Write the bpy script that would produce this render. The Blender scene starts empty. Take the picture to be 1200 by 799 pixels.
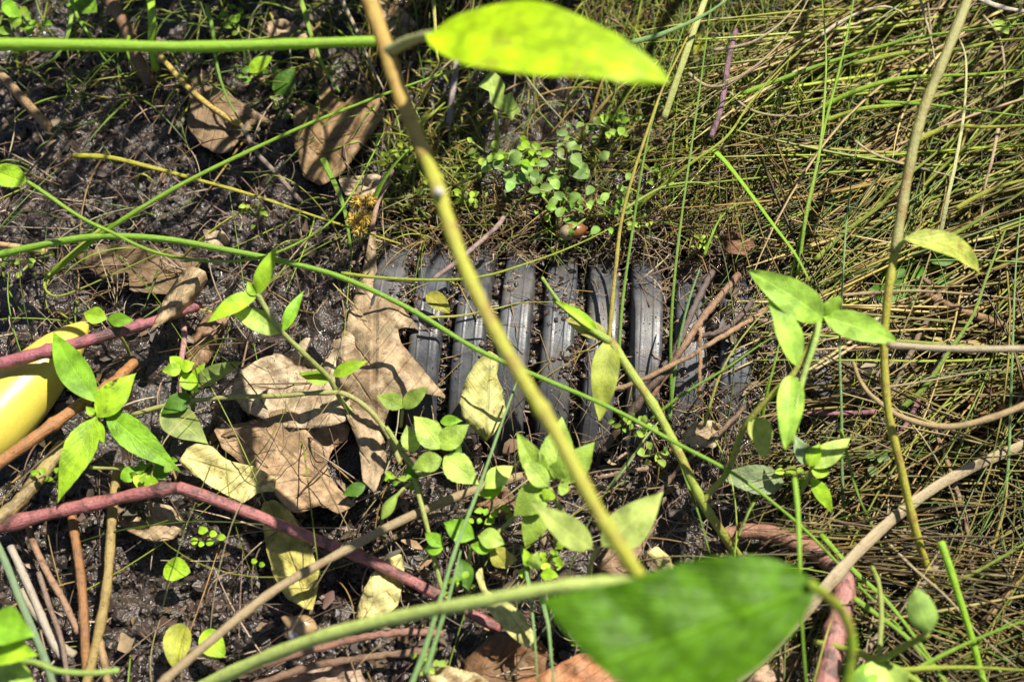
import bpy, math, random
import numpy as np
from mathutils import Vector, Matrix
from mathutils.geometry import delaunay_2d_cdt
random.seed(7); rng = np.random.default_rng(7)
R_ = math.radians
sc = bpy.context.scene

# ------------------------------------------------------------ camera, sky, sun, exposure
FOC = 40.0; PITCH = R_(64); DIST = 0.50
cam_d = bpy.data.cameras.new('camera'); cam = bpy.data.objects.new('camera', cam_d); sc.collection.objects.link(cam)
CAM = Vector((0, -DIST*math.cos(PITCH), DIST*math.sin(PITCH)))
cam.location = CAM; cam.rotation_euler = (math.pi/2-PITCH, 0, 0)
cam_d.lens = FOC; cam_d.sensor_width = 36; cam_d.clip_start = 0.01; cam_d.clip_end = 100
cam_d.dof.use_dof = True; cam_d.dof.focus_distance = 0.485; cam_d.dof.aperture_fstop = 7.0
sc.camera = cam
SUN_EL, SUN_AZ = R_(60), R_(48)          # azimuth measured from +Y towards +X
w = bpy.data.worlds.new('World'); sc.world = w; w.use_nodes = True
wn = w.node_tree; wn.nodes.clear()
sky = wn.nodes.new('ShaderNodeTexSky'); sky.sky_type = 'NISHITA'; sky.sun_disc = False
sky.sun_elevation = SUN_EL; sky.sun_rotation = SUN_AZ
bg = wn.nodes.new('ShaderNodeBackground'); bg.inputs[1].default_value = 0.05
wo = wn.nodes.new('ShaderNodeOutputWorld')
wn.links.new(sky.outputs[0], bg.inputs[0]); wn.links.new(bg.outputs[0], wo.inputs[0])
sd = bpy.data.lights.new('sun', 'SUN'); sd.energy = 5.0; sd.angle = R_(0.5); sd.color = (1, .94, .82)
sun = bpy.data.objects.new('sun', sd); sc.collection.objects.link(sun)
sdir = Vector((math.cos(SUN_EL)*math.sin(SUN_AZ), math.cos(SUN_EL)*math.cos(SUN_AZ), math.sin(SUN_EL)))
sun.rotation_euler = sdir.to_track_quat('Z', 'Y').to_euler(); sun.location = (1, 1, 2)
sc.view_settings.view_transform = 'Standard'; sc.view_settings.look = 'None'
sc.view_settings.exposure = 1.05; sc.view_settings.gamma = 1
sc.render.engine = 'CYCLES'
sc.cycles.use_denoising = True; sc.cycles.max_bounces = 7; sc.cycles.diffuse_bounces = 2; sc.cycles.transparent_max_bounces = 6
sc.cycles.caustics_reflective = False; sc.cycles.caustics_refractive = False

# ------------------------------------------------------------ where things stand: pixel of the photograph + height above ground -> metres
FW = Vector((0, math.cos(PITCH), -math.sin(PITCH))); UP = Vector((0, math.sin(PITCH), math.cos(PITCH)))
K = 36/(1200*FOC)
def S(x, y):
    return .004*math.sin(9*x+1.3)*math.cos(11*y+.4) + .0025*math.sin(23*x-7*y)
def P(px, py, h=0.0):
    """h in cm above the soil"""
    h *= .01
    ray = FW + Vector((1, 0, 0))*((px-600)*K) + UP*((399.5-py)*K)
    z = h
    for _ in range(4):
        t = (z-CAM.z)/ray.z; p = CAM+ray*t; z = S(p.x, p.y)+h
    return p
def mm(p, px):                     # the size in metres of px photograph pixels at point p
    return px*K*(p-CAM).dot(FW)

# ------------------------------------------------------------ mesh helpers
ORG = {}
def mk(name, V, F, mat, parent=None, uv=None, col=None, label=None, cat=None, group=None, kind=None, smooth=True, vcol=None, thick=0):
    V = np.asarray(V, float)
    if parent is not None: o0 = ORG[parent]
    else:
        o0 = V.mean(0); o0[2] = V[:, 2].min()
    me = bpy.data.meshes.new(name)
    me.from_pydata((V-o0).tolist(), [], F)
    if uv is not None:
        lay = me.uv_layers.new(name='UVMap')
        idx = np.empty(len(me.loops), np.int32); me.loops.foreach_get('vertex_index', idx)
        lay.data.foreach_set('uv', np.asarray(uv, np.float32)[idx].ravel())
    if vcol is not None:
        a = me.color_attributes.new('col', 'FLOAT_COLOR', 'POINT')
        vc = np.ones((len(V), 4), np.float32); vc[:, :3] = vcol; a.data.foreach_set('color', vc.ravel())
    if smooth: me.polygons.foreach_set('use_smooth', np.ones(len(me.polygons), bool))
    me.materials.append(mat)
    ob = bpy.data.objects.new(name, me); sc.collection.objects.link(ob)
    if parent is not None: ob.parent = parent; ORG[ob] = o0; ob.location = (0, 0, 0)
    else: ob.location = o0; ORG[ob] = o0
    if col is not None: ob.color = (*col, 1)
    if thick:
        s = ob.modifiers.new('thickness', 'SOLIDIFY'); s.thickness = thick; s.offset = -1
    tag(ob, label, cat, group, kind)
    return ob
def tag(ob, label=None, cat=None, group=None, kind=None):
    if label: ob['label'] = label
    if cat: ob['category'] = cat
    if group: ob['group'] = group
    if kind: ob['kind'] = kind
def thing(name, loc, label, cat, group=None):
    e = bpy.data.objects.new(name, None); sc.collection.objects.link(e); e.location = loc; e.empty_display_size = .01
    ORG[e] = np.array(loc, float); tag(e, label, cat, group); return e
def spline(pts, n):
    """Catmull-Rom through rows of any dimension"""
    p = np.asarray(pts, float)
    if len(p) == 2: return np.array([p[0]+(p[1]-p[0])*t for t in np.linspace(0, 1, n)])
    q = np.vstack([2*p[0]-p[1], p, 2*p[-1]-p[-2]]); m = len(p)-1; out = []
    for t in np.linspace(0, m-1e-9, n):
        i = int(t); f = t-i; a, b, c, d = q[i:i+4]
        out.append(.5*((2*b)+(-a+c)*f+(2*a-5*b+4*c-d)*f*f+(-a+3*b-3*c+d)*f**3))
    return np.array(out)
def tube_geo(C, rad, sides=8, flat=1.0, ref=None, knob=0):
    """swept tube; flat<1 squashes the section across ref"""
    C = np.asarray(C); n = len(C)
    T = np.gradient(C, axis=0); T /= np.linalg.norm(T, axis=1)[:, None]+1e-12
    if ref is None: ref = np.array((.3, -.5, .8))
    Sd = np.cross(T, ref); Sd /= np.linalg.norm(Sd, axis=1)[:, None]+1e-9
    Nn = np.cross(Sd, T)
    a = np.linspace(0, 2*math.pi, sides, endpoint=False)
    rad = np.asarray(rad)[:, None]
    V = []; uv = []
    L = np.concatenate([[0], np.cumsum(np.linalg.norm(np.diff(C, axis=0), axis=1))])
    for k in range(sides):
        V.append(C+Sd*math.cos(a[k])*rad+Nn*math.sin(a[k])*rad*flat); uv.append(np.stack([L*100, np.full(n, k/sides)], 1))
    V = np.stack(V, 1).reshape(-1, 3); uv = np.stack(uv, 1).reshape(-1, 2)
    F = [(i*sides+k, i*sides+(k+1) % sides, (i+1)*sides+(k+1) % sides, (i+1)*sides+k) for i in range(n-1) for k in range(sides)]
    F.append(tuple(range(sides-1, -1, -1))); F.append(tuple((n-1)*sides+k for k in range(sides)))
    return V, F, uv
def pix_line(pts): return [P(*p) for p in pts]
def tube(name, pts, d, mat, col, parent=None, n=None, sides=8, flat=1.0, taper=(1, 1), nodes=(), wob=0, **kw):
    """pts = (px, py, height cm); d = diameter in photograph pixels"""
    W = np.array([list(p) for p in pix_line(pts)])
    n = n or max(10, 7*len(pts)); C = spline(W, n)
    depth = np.array([mm(Vector(c), 1) for c in C])
    t = np.linspace(0, 1, n)
    r = .5*d*depth*(taper[0]+(taper[1]-taper[0])*t)
    for q in nodes: r *= 1+.28*np.exp(-((t-q)/.012)**2)
    r *= 1+.05*np.sin(t*n*.9+rng.random()*6)+(.09*rng.normal(size=n) if wob else .03*rng.normal(size=n))
    if wob: C = C+rng.normal(0, wob, C.shape)*.0005
    r[0] *= .92; r[-1] *= .85
    V, F, uv = tube_geo(C, r, sides, flat)
    return mk(name, V, F, mat, parent, uv, col, **kw)
def leaf_geo(p0, p1, W, roll=0, bend=.08, fold=.18, wave=.03, shape=.75, q=1.0, curl=0, teeth=0, nu=18, nv=10, seed=0, lean=.5, lobes=None, tipbend=0):
    r = np.random.default_rng(seed)
    p0 = np.array(p0); p1 = np.array(p1); ax = p1-p0; L = np.linalg.norm(ax); a = ax/L
    c = np.array(CAM)-p0; c /= np.linalg.norm(c)
    n0 = c*lean+np.array((0, 0, 1))*(1-lean)
    s = np.cross(a, n0); s /= np.linalg.norm(s); n = np.cross(s, a)
    ca, sa = math.cos(R_(roll)), math.sin(R_(roll)); s, n = s*ca+n*sa, n*ca-s*sa
    u = np.linspace(0, 1, nu)[:, None]; v = np.linspace(-1, 1, nv+1)[None, :]
    wd = np.sin(math.pi*np.clip(u, .004, .996)**shape)**q
    wd = wd*(1-.12*u)
    asym = 1+.06*r.normal()*v
    if teeth: wd = wd*(1+.07*((u*teeth) % 1-.5)*np.abs(v)**3)
    ph = r.random(4)*6.28
    y = v*wd*W/2*asym
    side = y; up = np.zeros_like(y)+fold*np.abs(v)**1.3*wd*W/2
    if curl:
        th = R_(curl)/2; side = np.sin(v*th)/th*wd*W/2*1.0; up = -(1-np.cos(v*th))/th*wd*W/2
    up = up+bend*L*4*u*(1-u)+tipbend*L*u**3
    up = up+wave*W*(np.sin(u*9+ph[0]+v*1.5)*np.abs(v)+.6*np.sin(u*17+ph[1])*v**2)
    swp = u*L+.10*W*np.abs(v)*wd*0+.012*L*np.sin(v*5+ph[2])*np.abs(v)
    side = side+.02*L*np.sin(u*3+ph[3])
    side = side-.02*L*np.sin(ph[3])
    V = p0+swp[..., None]*a+side[..., None]*s+up[..., None]*n
    uv = np.stack([np.broadcast_to(u, y.shape), np.broadcast_to((v+1)/2, y.shape)], -1)
    m = nv+1
    F = [(i*m+j, i*m+j+1, (i+1)*m+j+1, (i+1)*m+j) for i in range(nu-1) for j in range(nv)]
    return V.reshape(-1, 3), F, uv.reshape(-1, 2)
LS = [0]
def leaf(name, base, tip, W, mat, col, parent=None, label=None, cat=None, group=None, thick=0, **kw):
    LS[0] += 1
    p0 = P(*base); p1 = P(*tip)
    V, F, uv = leaf_geo(p0, p1, mm((p0+p1)/2, W), seed=LS[0], **kw)
    j = 1+.12*rng.normal(size=1)[0]; col = tuple(min(1, max(0, c*j)) for c in col)
    return mk(name, V, F, mat, parent, uv, col, label=label, cat=cat, group=group, thick=thick)
def inside(p, poly):
    x, y = p; c = False; n = len(poly); j = n-1
    for i in range(n):
        xi, yi = poly[i]; xj, yj = poly[j]
        if (yi > y) != (yj > y) and x < (xj-xi)*(y-yi)/(yj-yi)+xi: c = not c
        j = i
    return c
def traced(name, poly, axis, h, mat, col, label=None, cat='leaf', bow=.3, rough=.25, tilt=(0, 0), step=7, parent=None, group=None, holes=0, thick=.00025, soft=True, fn=None):
    """leaf with a hand-made outline (photograph pixels), its own height, curvature and thickness"""
    poly = [np.array(p, float) for p in poly]
    if soft:
        q = []
        for i in range(len(poly)):
            a, b = poly[i], poly[(i+1) % len(poly)]; q += [a*.9+b*.1, a*.1+b*.9]
        poly = q
    q = []
    for i in range(len(poly)):
        a, b = poly[i], poly[(i+1) % len(poly)]; k = max(1, int(np.linalg.norm(b-a)/6))
        for t in range(k): q.append(a+(b-a)*t/k+rng.normal(0, .35, 2))
    poly = q; n = len(poly)
    A = np.array(poly); lo, hi = A.min(0), A.max(0)
    pts = [tuple(p) for p in poly]
    inner = []
    yy = lo[1]
    while yy < hi[1]:
        xx = lo[0]
        while xx < hi[0]:
            p = (xx+rng.normal(0, step*.15), yy+rng.normal(0, step*.15))
            if inside(p, pts) and np.min(np.linalg.norm(A-np.array(p), axis=1)) > step*.45: inner.append(p)
            xx += step
        yy += step
    vs, es, fs, *_ = delaunay_2d_cdt([Vector(p) for p in pts+inner], [(i, (i+1) % n) for i in range(n)], [], 1, 1e-5)
    b = np.array(axis[0], float); tp = np.array(axis[1], float); L = np.linalg.norm(tp-b); ax = (tp-b)/L; pr = np.array((-ax[1], ax[0]))
    rel = (A-b)@pr; hw = max(6, np.abs(rel).max())
    cx, cy = (lo+hi)/2; ph = rng.random(6)*6.28
    fq = min(3.0, max(1.0, 160/max(hi-lo)))
    V = []; uv = []
    for v in vs:
        d = np.array(v)-b; u = d@ax/L; vv = d@pr/hw
        hh = h+bow*vv*vv+tilt[0]*(v[0]-cx)*.01+tilt[1]*(cy-v[1])*.01
        hh += rough*(.5*math.sin(v[0]*.045*fq+ph[0]+v[1]*.02)+.35*math.sin(v[1]*.07*fq+ph[1])+.25*math.sin((v[0]-v[1])*.11*fq+ph[2])+.16*math.sin(v[0]*.23+ph[3])*math.sin(v[1]*.21+ph[4])-.35*abs(math.sin((v[0]*.06+v[1]*.05)*fq+ph[5]))-.25*abs(math.sin((v[0]*.10-v[1]*.08)*fq+ph[3])))
        hh += -.05*bow*math.exp(-(vv*8)**2)
        if fn: hh += fn(v[0], v[1])
        V.append(P(v[0], v[1], max(hh, .15))); uv.append((u, (vv+1)/2))
    F = [tuple(f) if (vs[f[1]]-vs[f[0]]).cross(vs[f[2]]-vs[f[0]]) < 0 else tuple(reversed(f)) for f in fs if len(f) >= 3]
    return mk(name, [list(v) for v in V], F, mat, parent, uv, col, label=label, cat=cat, group=group, thick=thick)

# ------------------------------------------------------------ materials
class M:
    def __init__(s, name):
        s.m = bpy.data.materials.new(name); s.m.use_nodes = True; s.t = s.m.node_tree; s.t.nodes.clear()
        s.out = s.t.nodes.new('ShaderNodeOutputMaterial')
    def n(s, typ, ins=None, **at):
        k = s.t.nodes.new('ShaderNode'+typ)
        for a, v in at.items(): setattr(k, a, v)
        for i, v in (ins or {}).items():
            if hasattr(v, 'is_output'): s.t.links.new(v, k.inputs[i])
            else: k.inputs[i].default_value = v
        return k
    def mth(s, op, a, b=0.0, c=0.0, clamp=False): return s.n('Math', {0: a, 1: b, 2: c}, operation=op, use_clamp=clamp).outputs[0]
    def mix(s, f, a, b, mode='MIX'):
        k = s.n('Mix', {0: f}, data_type='RGBA', blend_type=mode)
        for i, v in ((6, a), (7, b)):
            if hasattr(v, 'is_output'): s.t.links.new(v, k.inputs[i])
            else: k.inputs[i].default_value = (*v, 1) if len(v) == 3 else v
        return k.outputs[2]
    def ramp(s, f, lo, hi): return s.n('MapRange', {0: f, 1: lo, 2: hi, 3: 0.0, 4: 1.0}, clamp=True).outputs[0]
    def noise(s, vec, scale, detail=4, rough=.6): return s.n('TexNoise', {'Vector': vec, 'Scale': scale, 'Detail': detail, 'Roughness': rough}).outputs[0]
    def objco(s):
        g = s.n('NewGeometry').outputs['Position']; return g
    def done(s, sh): s.t.links.new(sh, s.out.inputs[0]); return s.m
def leaf_material(name, trans=.4, tint=(1.25, 1.2, .35), nveins=9, slope=.5, vein=.35, rough=.5, blot=None, blot_lo=.6, blot_hi=.7, speck=0, darkvein=False, bump=.25, brown2=None):
    m = M(name); uvn = m.n('TexCoord').outputs['UV']; sep = m.n('SeparateXYZ', {0: uvn})
    u, v = sep.outputs[0], sep.outputs[1]
    av = m.mth('ABSOLUTE', m.mth('MULTIPLY_ADD', v, 2.0, -1.0))
    pos = m.objco(); info = m.n('ObjectInfo')
    sh = m.n('VectorMath', {0: pos, 1: info.outputs['Location']}, operation='ADD').outputs[0]
    wob = m.mth('MULTIPLY', m.noise(sh, 60, 2), .09)
    s = m.mth('ADD', m.mth('SUBTRACT', m.mth('MULTIPLY', u, float(nveins)), m.mth('MULTIPLY', av, slope*nveins*.45)), m.mth('MULTIPLY', wob, nveins*.7))
    tri = m.mth('ABSOLUTE', m.mth('SUBTRACT', m.mth('FRACT', s), .5))
    sv = m.mth('MULTIPLY', m.ramp(tri, .07, .0), .7)
    mid = m.ramp(av, .06, .02)
    vn = m.mth('MAXIMUM', sv, mid)
    net = m.n('TexVoronoi', {'Vector': sh, 'Scale': 420.0}, feature='DISTANCE_TO_EDGE').outputs[0]
    netm = m.mth('MULTIPLY', m.ramp(net, .12, .0), .16)
    vall = m.mth('MAXIMUM', vn, netm)
    nz = m.noise(sh, 150, 5); nf = m.noise(sh, 420, 3)
    base = info.outputs['Color']
    dark = m.mix(1, base, (.62, .62, .55), 'MULTIPLY'); light = m.mix(1, base, (1.28, 1.22, 1.1), 'MULTIPLY')
    c = m.mix(m.ramp(nz, .36, .64), dark, light)
    if blot: c = m.mix(m.ramp(m.noise(sh, 100, 5, .68), blot_lo, blot_hi), c, blot)
    if brown2: c = m.mix(m.mth('MULTIPLY', m.ramp(m.noise(sh, 260, 5, .7), .52, .66), .7), c, brown2)
    if speck: c = m.mix(m.mth('MULTIPLY', m.ramp(nf, .64, .72), speck), c, (.045, .03, .018))
    vc = m.mix(1, c, (.5, .46, .4), 'MULTIPLY') if darkvein else m.mix(1, c, (1.7, 1.6, 1.9), 'MULTIPLY')
    c = m.mix(m.mth('MULTIPLY', vall, vein), c, vc)
    hgt = m.mth('ADD', m.mth('MULTIPLY', vn, -1.0), m.mth('ADD', m.mth('MULTIPLY', nz, 1.2), m.mth('MULTIPLY', netm, -.8)))
    bp = m.n('Bump', {'Strength': bump, 'Distance': .0012, 'Height': hgt}).outputs[0]
    pb = m.n('BsdfPrincipled', {'Base Color': c, 'Roughness': rough, 'Normal': bp, 'Specular IOR Level': .28})
    tc = m.mix(1, c, tint, 'MULTIPLY')
    tr = m.n('BsdfTranslucent', {'Color': tc, 'Normal': bp})
    return m.done(m.n('MixShader', {0: trans, 1: pb.outputs[0], 2: tr.outputs[0]}).outputs[0])
def stem_material(name, blot=(.1, .04, .02), lo=.55, hi=.7, rough=.45, speck=.5, trans=0.0, streak=.4, amount=.8, bump=.7):
    m = M(name); uv = m.n('TexCoord').outputs['UV']; info = m.n('ObjectInfo'); pos = m.objco()
    mp = m.n('Mapping', {'Vector': uv, 'Scale': (1.2, 16, 1)}).outputs[0]
    st = m.noise(mp, 1.6, 5); bl = m.noise(pos, 130, 5, .65); sp = m.noise(pos, 900, 4, .7)
    base = info.outputs['Color']
    c = m.mix(m.mth('MULTIPLY', m.ramp(st, .35, .65), streak), base, m.mix(1, base, (.55, .5, .4), 'MULTIPLY'))
    c = m.mix(m.mth('MULTIPLY', m.ramp(bl, lo, hi), amount), c, blot)
    c = m.mix(m.mth('MULTIPLY', m.ramp(sp, .54, .66), speck), c, (.045, .028, .018))
    bp = m.n('Bump', {'Strength': bump, 'Distance': .0008, 'Height': m.mth('ADD', m.mth('ADD', st, m.mth('MULTIPLY', sp, .7)), m.mth('MULTIPLY', bl, 1.4))}).outputs[0]
    pb = m.n('BsdfPrincipled', {'Base Color': c, 'Roughness': rough, 'Normal': bp})
    s = pb.outputs[0]
    if trans:
        tr = m.n('BsdfTranslucent', {'Color': m.mix(1, c, (1.2, 1.2, .5), 'MULTIPLY')}); s = m.n('MixShader', {0: trans, 1: s, 2: tr.outputs[0]}).outputs[0]
    return m.done(s)
def attr_material(name, rough=.5, trans=.25, bump=0):
    m = M(name); c = m.n('Attribute', attribute_name='col').outputs['Color']; pos = m.objco()
    c = m.mix(m.ramp(m.noise(pos, 260, 3), .3, .7), m.mix(1, c, (.65, .62, .58), 'MULTIPLY'), c)
    ins = {'Base Color': c, 'Roughness': rough}
    if bump: ins['Normal'] = m.n('Bump', {'Strength': bump, 'Distance': .001, 'Height': m.noise(pos, 900, 4)}).outputs[0]
    pb = m.n('BsdfPrincipled', ins); s = pb.outputs[0]
    if trans:
        tr = m.n('BsdfTranslucent', {'Color': m.mix(1, c, (1.2, 1.15, .6), 'MULTIPLY')}); s = m.n('MixShader', {0: trans, 1: s, 2: tr.outputs[0]}).outputs[0]
    return m.done(s)
def soil_material():
    m = M('wet_mud'); pos = m.objco()
    a = m.noise(pos, 22, 6, .62); b = m.noise(pos, 160, 5, .65); f = m.noise(pos, 900, 4)
    c = m.mix(m.ramp(a, .35, .65), (.012, .009, .007), (.044, .032, .026))
    c = m.mix(m.ramp(b, .42, .68), c, (.050, .037, .031))
    c = m.mix(m.mth('MULTIPLY', m.ramp(m.noise(pos, 480, 3), .62, .72), .6), c, (.16, .10, .055))
    rg = m.n('MapRange', {0: m.noise(pos, 110, 4), 1: .38, 2: .62, 3: .06, 4: .30}).outputs[0]
    vor = m.n('TexVoronoi', {'Vector': pos, 'Scale': 620.0}).outputs[0]
    h = m.mth('ADD', m.mth('MULTIPLY', b, 1.6), m.mth('SUBTRACT', m.mth('MULTIPLY', f, .5), m.mth('MULTIPLY', vor, .45)))
    bp = m.n('Bump', {'Strength': .8, 'Distance': .0016, 'Height': h}).outputs[0]
    return m.done(m.n('BsdfPrincipled', {'Base Color': c, 'Roughness': rg, 'Normal': bp, 'Specular IOR Level': .75}).outputs[0])
def pipe_material(name, dirt):
    m = M(name); pos = m.objco()
    d = m.noise(pos, 55, 6, .7); f = m.noise(pos, 1100, 3); l = m.noise(pos, 150, 4)
    c = m.mix(m.ramp(l, .3, .7), (.024, .028, .036), (.056, .062, .074))
    c = m.mix(m.mth('MULTIPLY', m.ramp(d, .44, .66), dirt), c, (.13, .115, .10))
    c = m.mix(m.mth('MULTIPLY', m.ramp(m.noise(pos, 95, 6, .7), .52, .62), dirt*.55), c, (.055, .040, .030))
    c = m.mix(m.mth('MULTIPLY', m.ramp(f, .66, .74), .55), c, (.30, .27, .23))
    rg = m.n('MapRange', {0: l, 1: .35, 2: .65, 3: .34, 4: .55}).outputs[0]
    bp = m.n('Bump', {'Strength': .25, 'Distance': .0004, 'Height': m.mth('ADD', f, m.mth('MULTIPLY', d, 2.0))}).outputs[0]
    return m.done(m.n('BsdfPrincipled', {'Base Color': c, 'Roughness': rg, 'Normal': bp}).outputs[0])
def plain(name, col, rough=.4, col2=None, scale=90, bump=.2, sub=0):
    m = M(name); pos = m.objco(); nz = m.noise(pos, scale, 5, .65)
    c = m.mix(m.ramp(nz, .38, .66), col, col2 or tuple(x*.6 for x in col))
    bp = m.n('Bump', {'Strength': bump, 'Distance': .0008, 'Height': nz}).outputs[0]
    return m.done(m.n('BsdfPrincipled', {'Base Color': c, 'Roughness': rough, 'Normal': bp}).outputs[0])
MAT = dict(
    soil=soil_material(),
    green=leaf_material('green_leaf', .30, vein=.30),
    veiny=leaf_material('veiny_leaf', .28, nveins=8, slope=.9, vein=.5, bump=.5),
    spotted=leaf_material('spotted_leaf', .25, nveins=8, slope=.8, vein=.35, blot=(.05, .035, .012), blot_lo=.58, blot_hi=.66),
    soft=leaf_material('soft_leaf', .25, tint=(1.5, 1.35, .2), nveins=6, slope=1.2, vein=.12, blot=(.28, .26, .03), blot_lo=.56, blot_hi=.72, bump=.3),
    dry=leaf_material('dry_oak_leaf', .14, (1.2, 1, .7), nveins=6, slope=1.0, vein=.3, rough=.55, blot=(.17, .10, .055), blot_lo=.5, blot_hi=.72, speck=.7, darkvein=True, bump=.5, brown2=(.14, .085, .045)),
    yellow=leaf_material('yellowing_leaf', .3, (1.2, 1.1, .5), nveins=8, slope=.8, vein=.35, rough=.5, blot=(.26, .13, .055), blot_lo=.60, blot_hi=.68, speck=.5, darkvein=True, bump=.45),
    stem=stem_material('green_stem', blot=(.20, .13, .04), lo=.55, hi=.72, speck=.3, trans=.12, amount=.6),
    weed=stem_material('weed_stem', blot=(.30, .16, .05), lo=.5, hi=.66, speck=.1, trans=.2, streak=.2, amount=.75),
    pink=stem_material('pink_stem', blot=(.055, .032, .026), lo=.50, hi=.60, speck=.6, rough=.42, amount=.85),
    brown=stem_material('brown_stem', blot=(.07, .035, .02), lo=.52, hi=.68, speck=.7, rough=.5),
    straw=stem_material('straw', blot=(.22, .14, .07), lo=.55, hi=.72, speck=.3, trans=.1, rough=.55),
    blade=stem_material('grass_blade', blot=(.26, .24, .05), lo=.6, hi=.8, speck=.08, trans=.3, rough=.4, amount=.5),
    thatch=attr_material('grass_thatch'), roots=attr_material('roots', .6, .05), crumbs=attr_material('mud_crumbs', .3, 0, .5),
    pipe=pipe_material('black_plastic', .6), groove=pipe_material('dirty_plastic', .95))
# ---- colours
G_BRIGHT = (.29, .50, .025); G_MID = (.19, .40, .025); G_PALE = (.37, .54, .11); G_DARK = (.08, .19, .02); G_YEL = (.36, .42, .05)
TAN = (.36, .275, .185); TAN_D = (.27, .175, .095); TAN_P = (.44, .355, .255); YEL = (.56, .51, .16); YEL_P = (.62, .57, .27); BRN = (.15, .075, .04)

# ------------------------------------------------------------ the pipe's place (needed by the ground)
RP = .060; GD = .0105; PITCH_P = .0190
def Pabs(px, py, z):
    ray = FW + Vector((1, 0, 0))*((px-600)*K) + UP*((399.5-py)*K); return CAM+ray*((z-CAM.z)/ray.z)
ZT = .014
_a, _b = Pabs(430, 362, ZT), Pabs(920, 398, ZT)
PAX = (_b-_a).normalized(); PC = Pabs(655, 378.5, ZT); PC = PC+PAX*0; PC.z = ZT-RP
PNX = Vector((-PAX.y, PAX.x, 0))
# ------------------------------------------------------------ ground
def vnoise(x, y, s, seed):
    r = np.random.default_rng(seed); T = r.random((256, 256))
    X, Y = x*s+100, y*s+100; i, j = np.floor(X).astype(int), np.floor(Y).astype(int); f, g = X-i, Y-j
    f = f*f*(3-2*f); g = g*g*(3-2*g); i0, j0, i1, j1 = i % 256, j % 256, (i+1) % 256, (j+1) % 256
    return (T[i0, j0]*(1-f)+T[i1, j0]*f)*(1-g)+(T[i0, j1]*(1-f)+T[i1, j1]*f)*g-.5
def sstep(a, b, x):
    t = np.clip((x-a)/(b-a), 0, 1); return t*t*(3-2*t)
def axis_coords(lo, hi, step, far):
    c = list(np.arange(lo, hi, step)); s = step
    e = c[-1]; out = []
    while e < far: s *= 1.22; e += s; out.append(e)
    s = step; b = c[0]; inn = []
    while b > -far: s *= 1.22; b -= s; inn.append(b)
    return np.array(inn[::-1]+c+out)
GX = axis_coords(-.33, .33, .0011, 6); GY = axis_coords(-.23, .33, .0011, 6)
XX, YY = np.meshgrid(GX, GY)
Z = .004*np.sin(9*XX+1.3)*np.cos(11*YY+.4)+.0025*np.sin(23*XX-7*YY)
rough = np.zeros_like(Z)
for s_, a_, sd_ in ((28, .008, 1), (60, .006, 2), (130, .0035, 3), (280, .0018, 4), (520, .0009, 5)): rough += a_*vnoise(XX, YY, s_, sd_)
wx = XX+.006*vnoise(XX, YY, 70, 21)+.003*vnoise(XX, YY, 170, 22); wy = YY+.006*vnoise(XX, YY, 70, 23)+.003*vnoise(XX, YY, 170, 24)
puff = np.zeros_like(Z)
for s_, a_, sd_ in ((42, .019, 31), (95, .012, 32), (210, .0048, 33), (400, .0026, 34)): puff += a_*np.abs(vnoise(wx, wy, s_, sd_))
rough += puff-.008
Z += rough-.004
nl = 700
for k in range(nl):                                   # mud lumps
    cx, cy = rng.uniform(-.32, .32), rng.uniform(-.22, .32); r = rng.uniform(.0018, .0065)
    if cx > .12: r *= .7
    i0, i1 = np.searchsorted(GX, (cx-r, cx+r)); j0, j1 = np.searchsorted(GY, (cy-r, cy+r))
    if i1-i0 < 2 or j1-j0 < 2: continue
    d2 = ((wx[j0:j1, i0:i1]-cx))**2+(wy[j0:j1, i0:i1]-cy)**2
    Z[j0:j1, i0:i1] += np.sqrt(np.maximum(r*r-d2, 0))*rng.uniform(.12, .35)
dl = (XX-PC.x)*PAX.x+(YY-PC.y)*PAX.y; dd = (XX-PC.x)*PNX.x+(YY-PC.y)*PNX.y
zp = ZT-RP+np.sqrt(np.maximum(RP*RP-dd*dd, 0))
ex = sstep(-.096, -.078, dl+rough*1.5)*(1-sstep(.056, .074, dl+rough*2.5))
band = (1-sstep(.044, .058, np.abs(dd-.006)+rough*1.0))
near = (1-sstep(.052, .070, np.abs(dd)))*sstep(-.125, -.10, dl)*(1-sstep(.13, .16, dl))
cover = np.maximum(Z, zp-.0005+rough*1.2+.0035*vnoise(XX, YY, 90, 9))
Z = Z*(1-near)+cover*near
Z = Z*(1-ex*band)+np.minimum(Z, zp-.022+rough*.5)*ex*band
ny, nx = Z.shape
GV = np.stack([XX, YY, Z], -1).reshape(-1, 3)
ii = (np.arange(ny-1)[:, None]*nx+np.arange(nx-1)[None, :]).ravel()
GF = np.stack([ii, ii+1, ii+nx+1, ii+nx], 1).tolist()
mk('ground', GV, GF, MAT['soil'], label='dark wet lumpy mud', kind='structure')
def gz(x, y):
    i = min(max(np.searchsorted(GX, x), 1), nx-1); j = min(max(np.searchsorted(GY, y), 1), ny-1); return Z[j, i]

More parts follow.
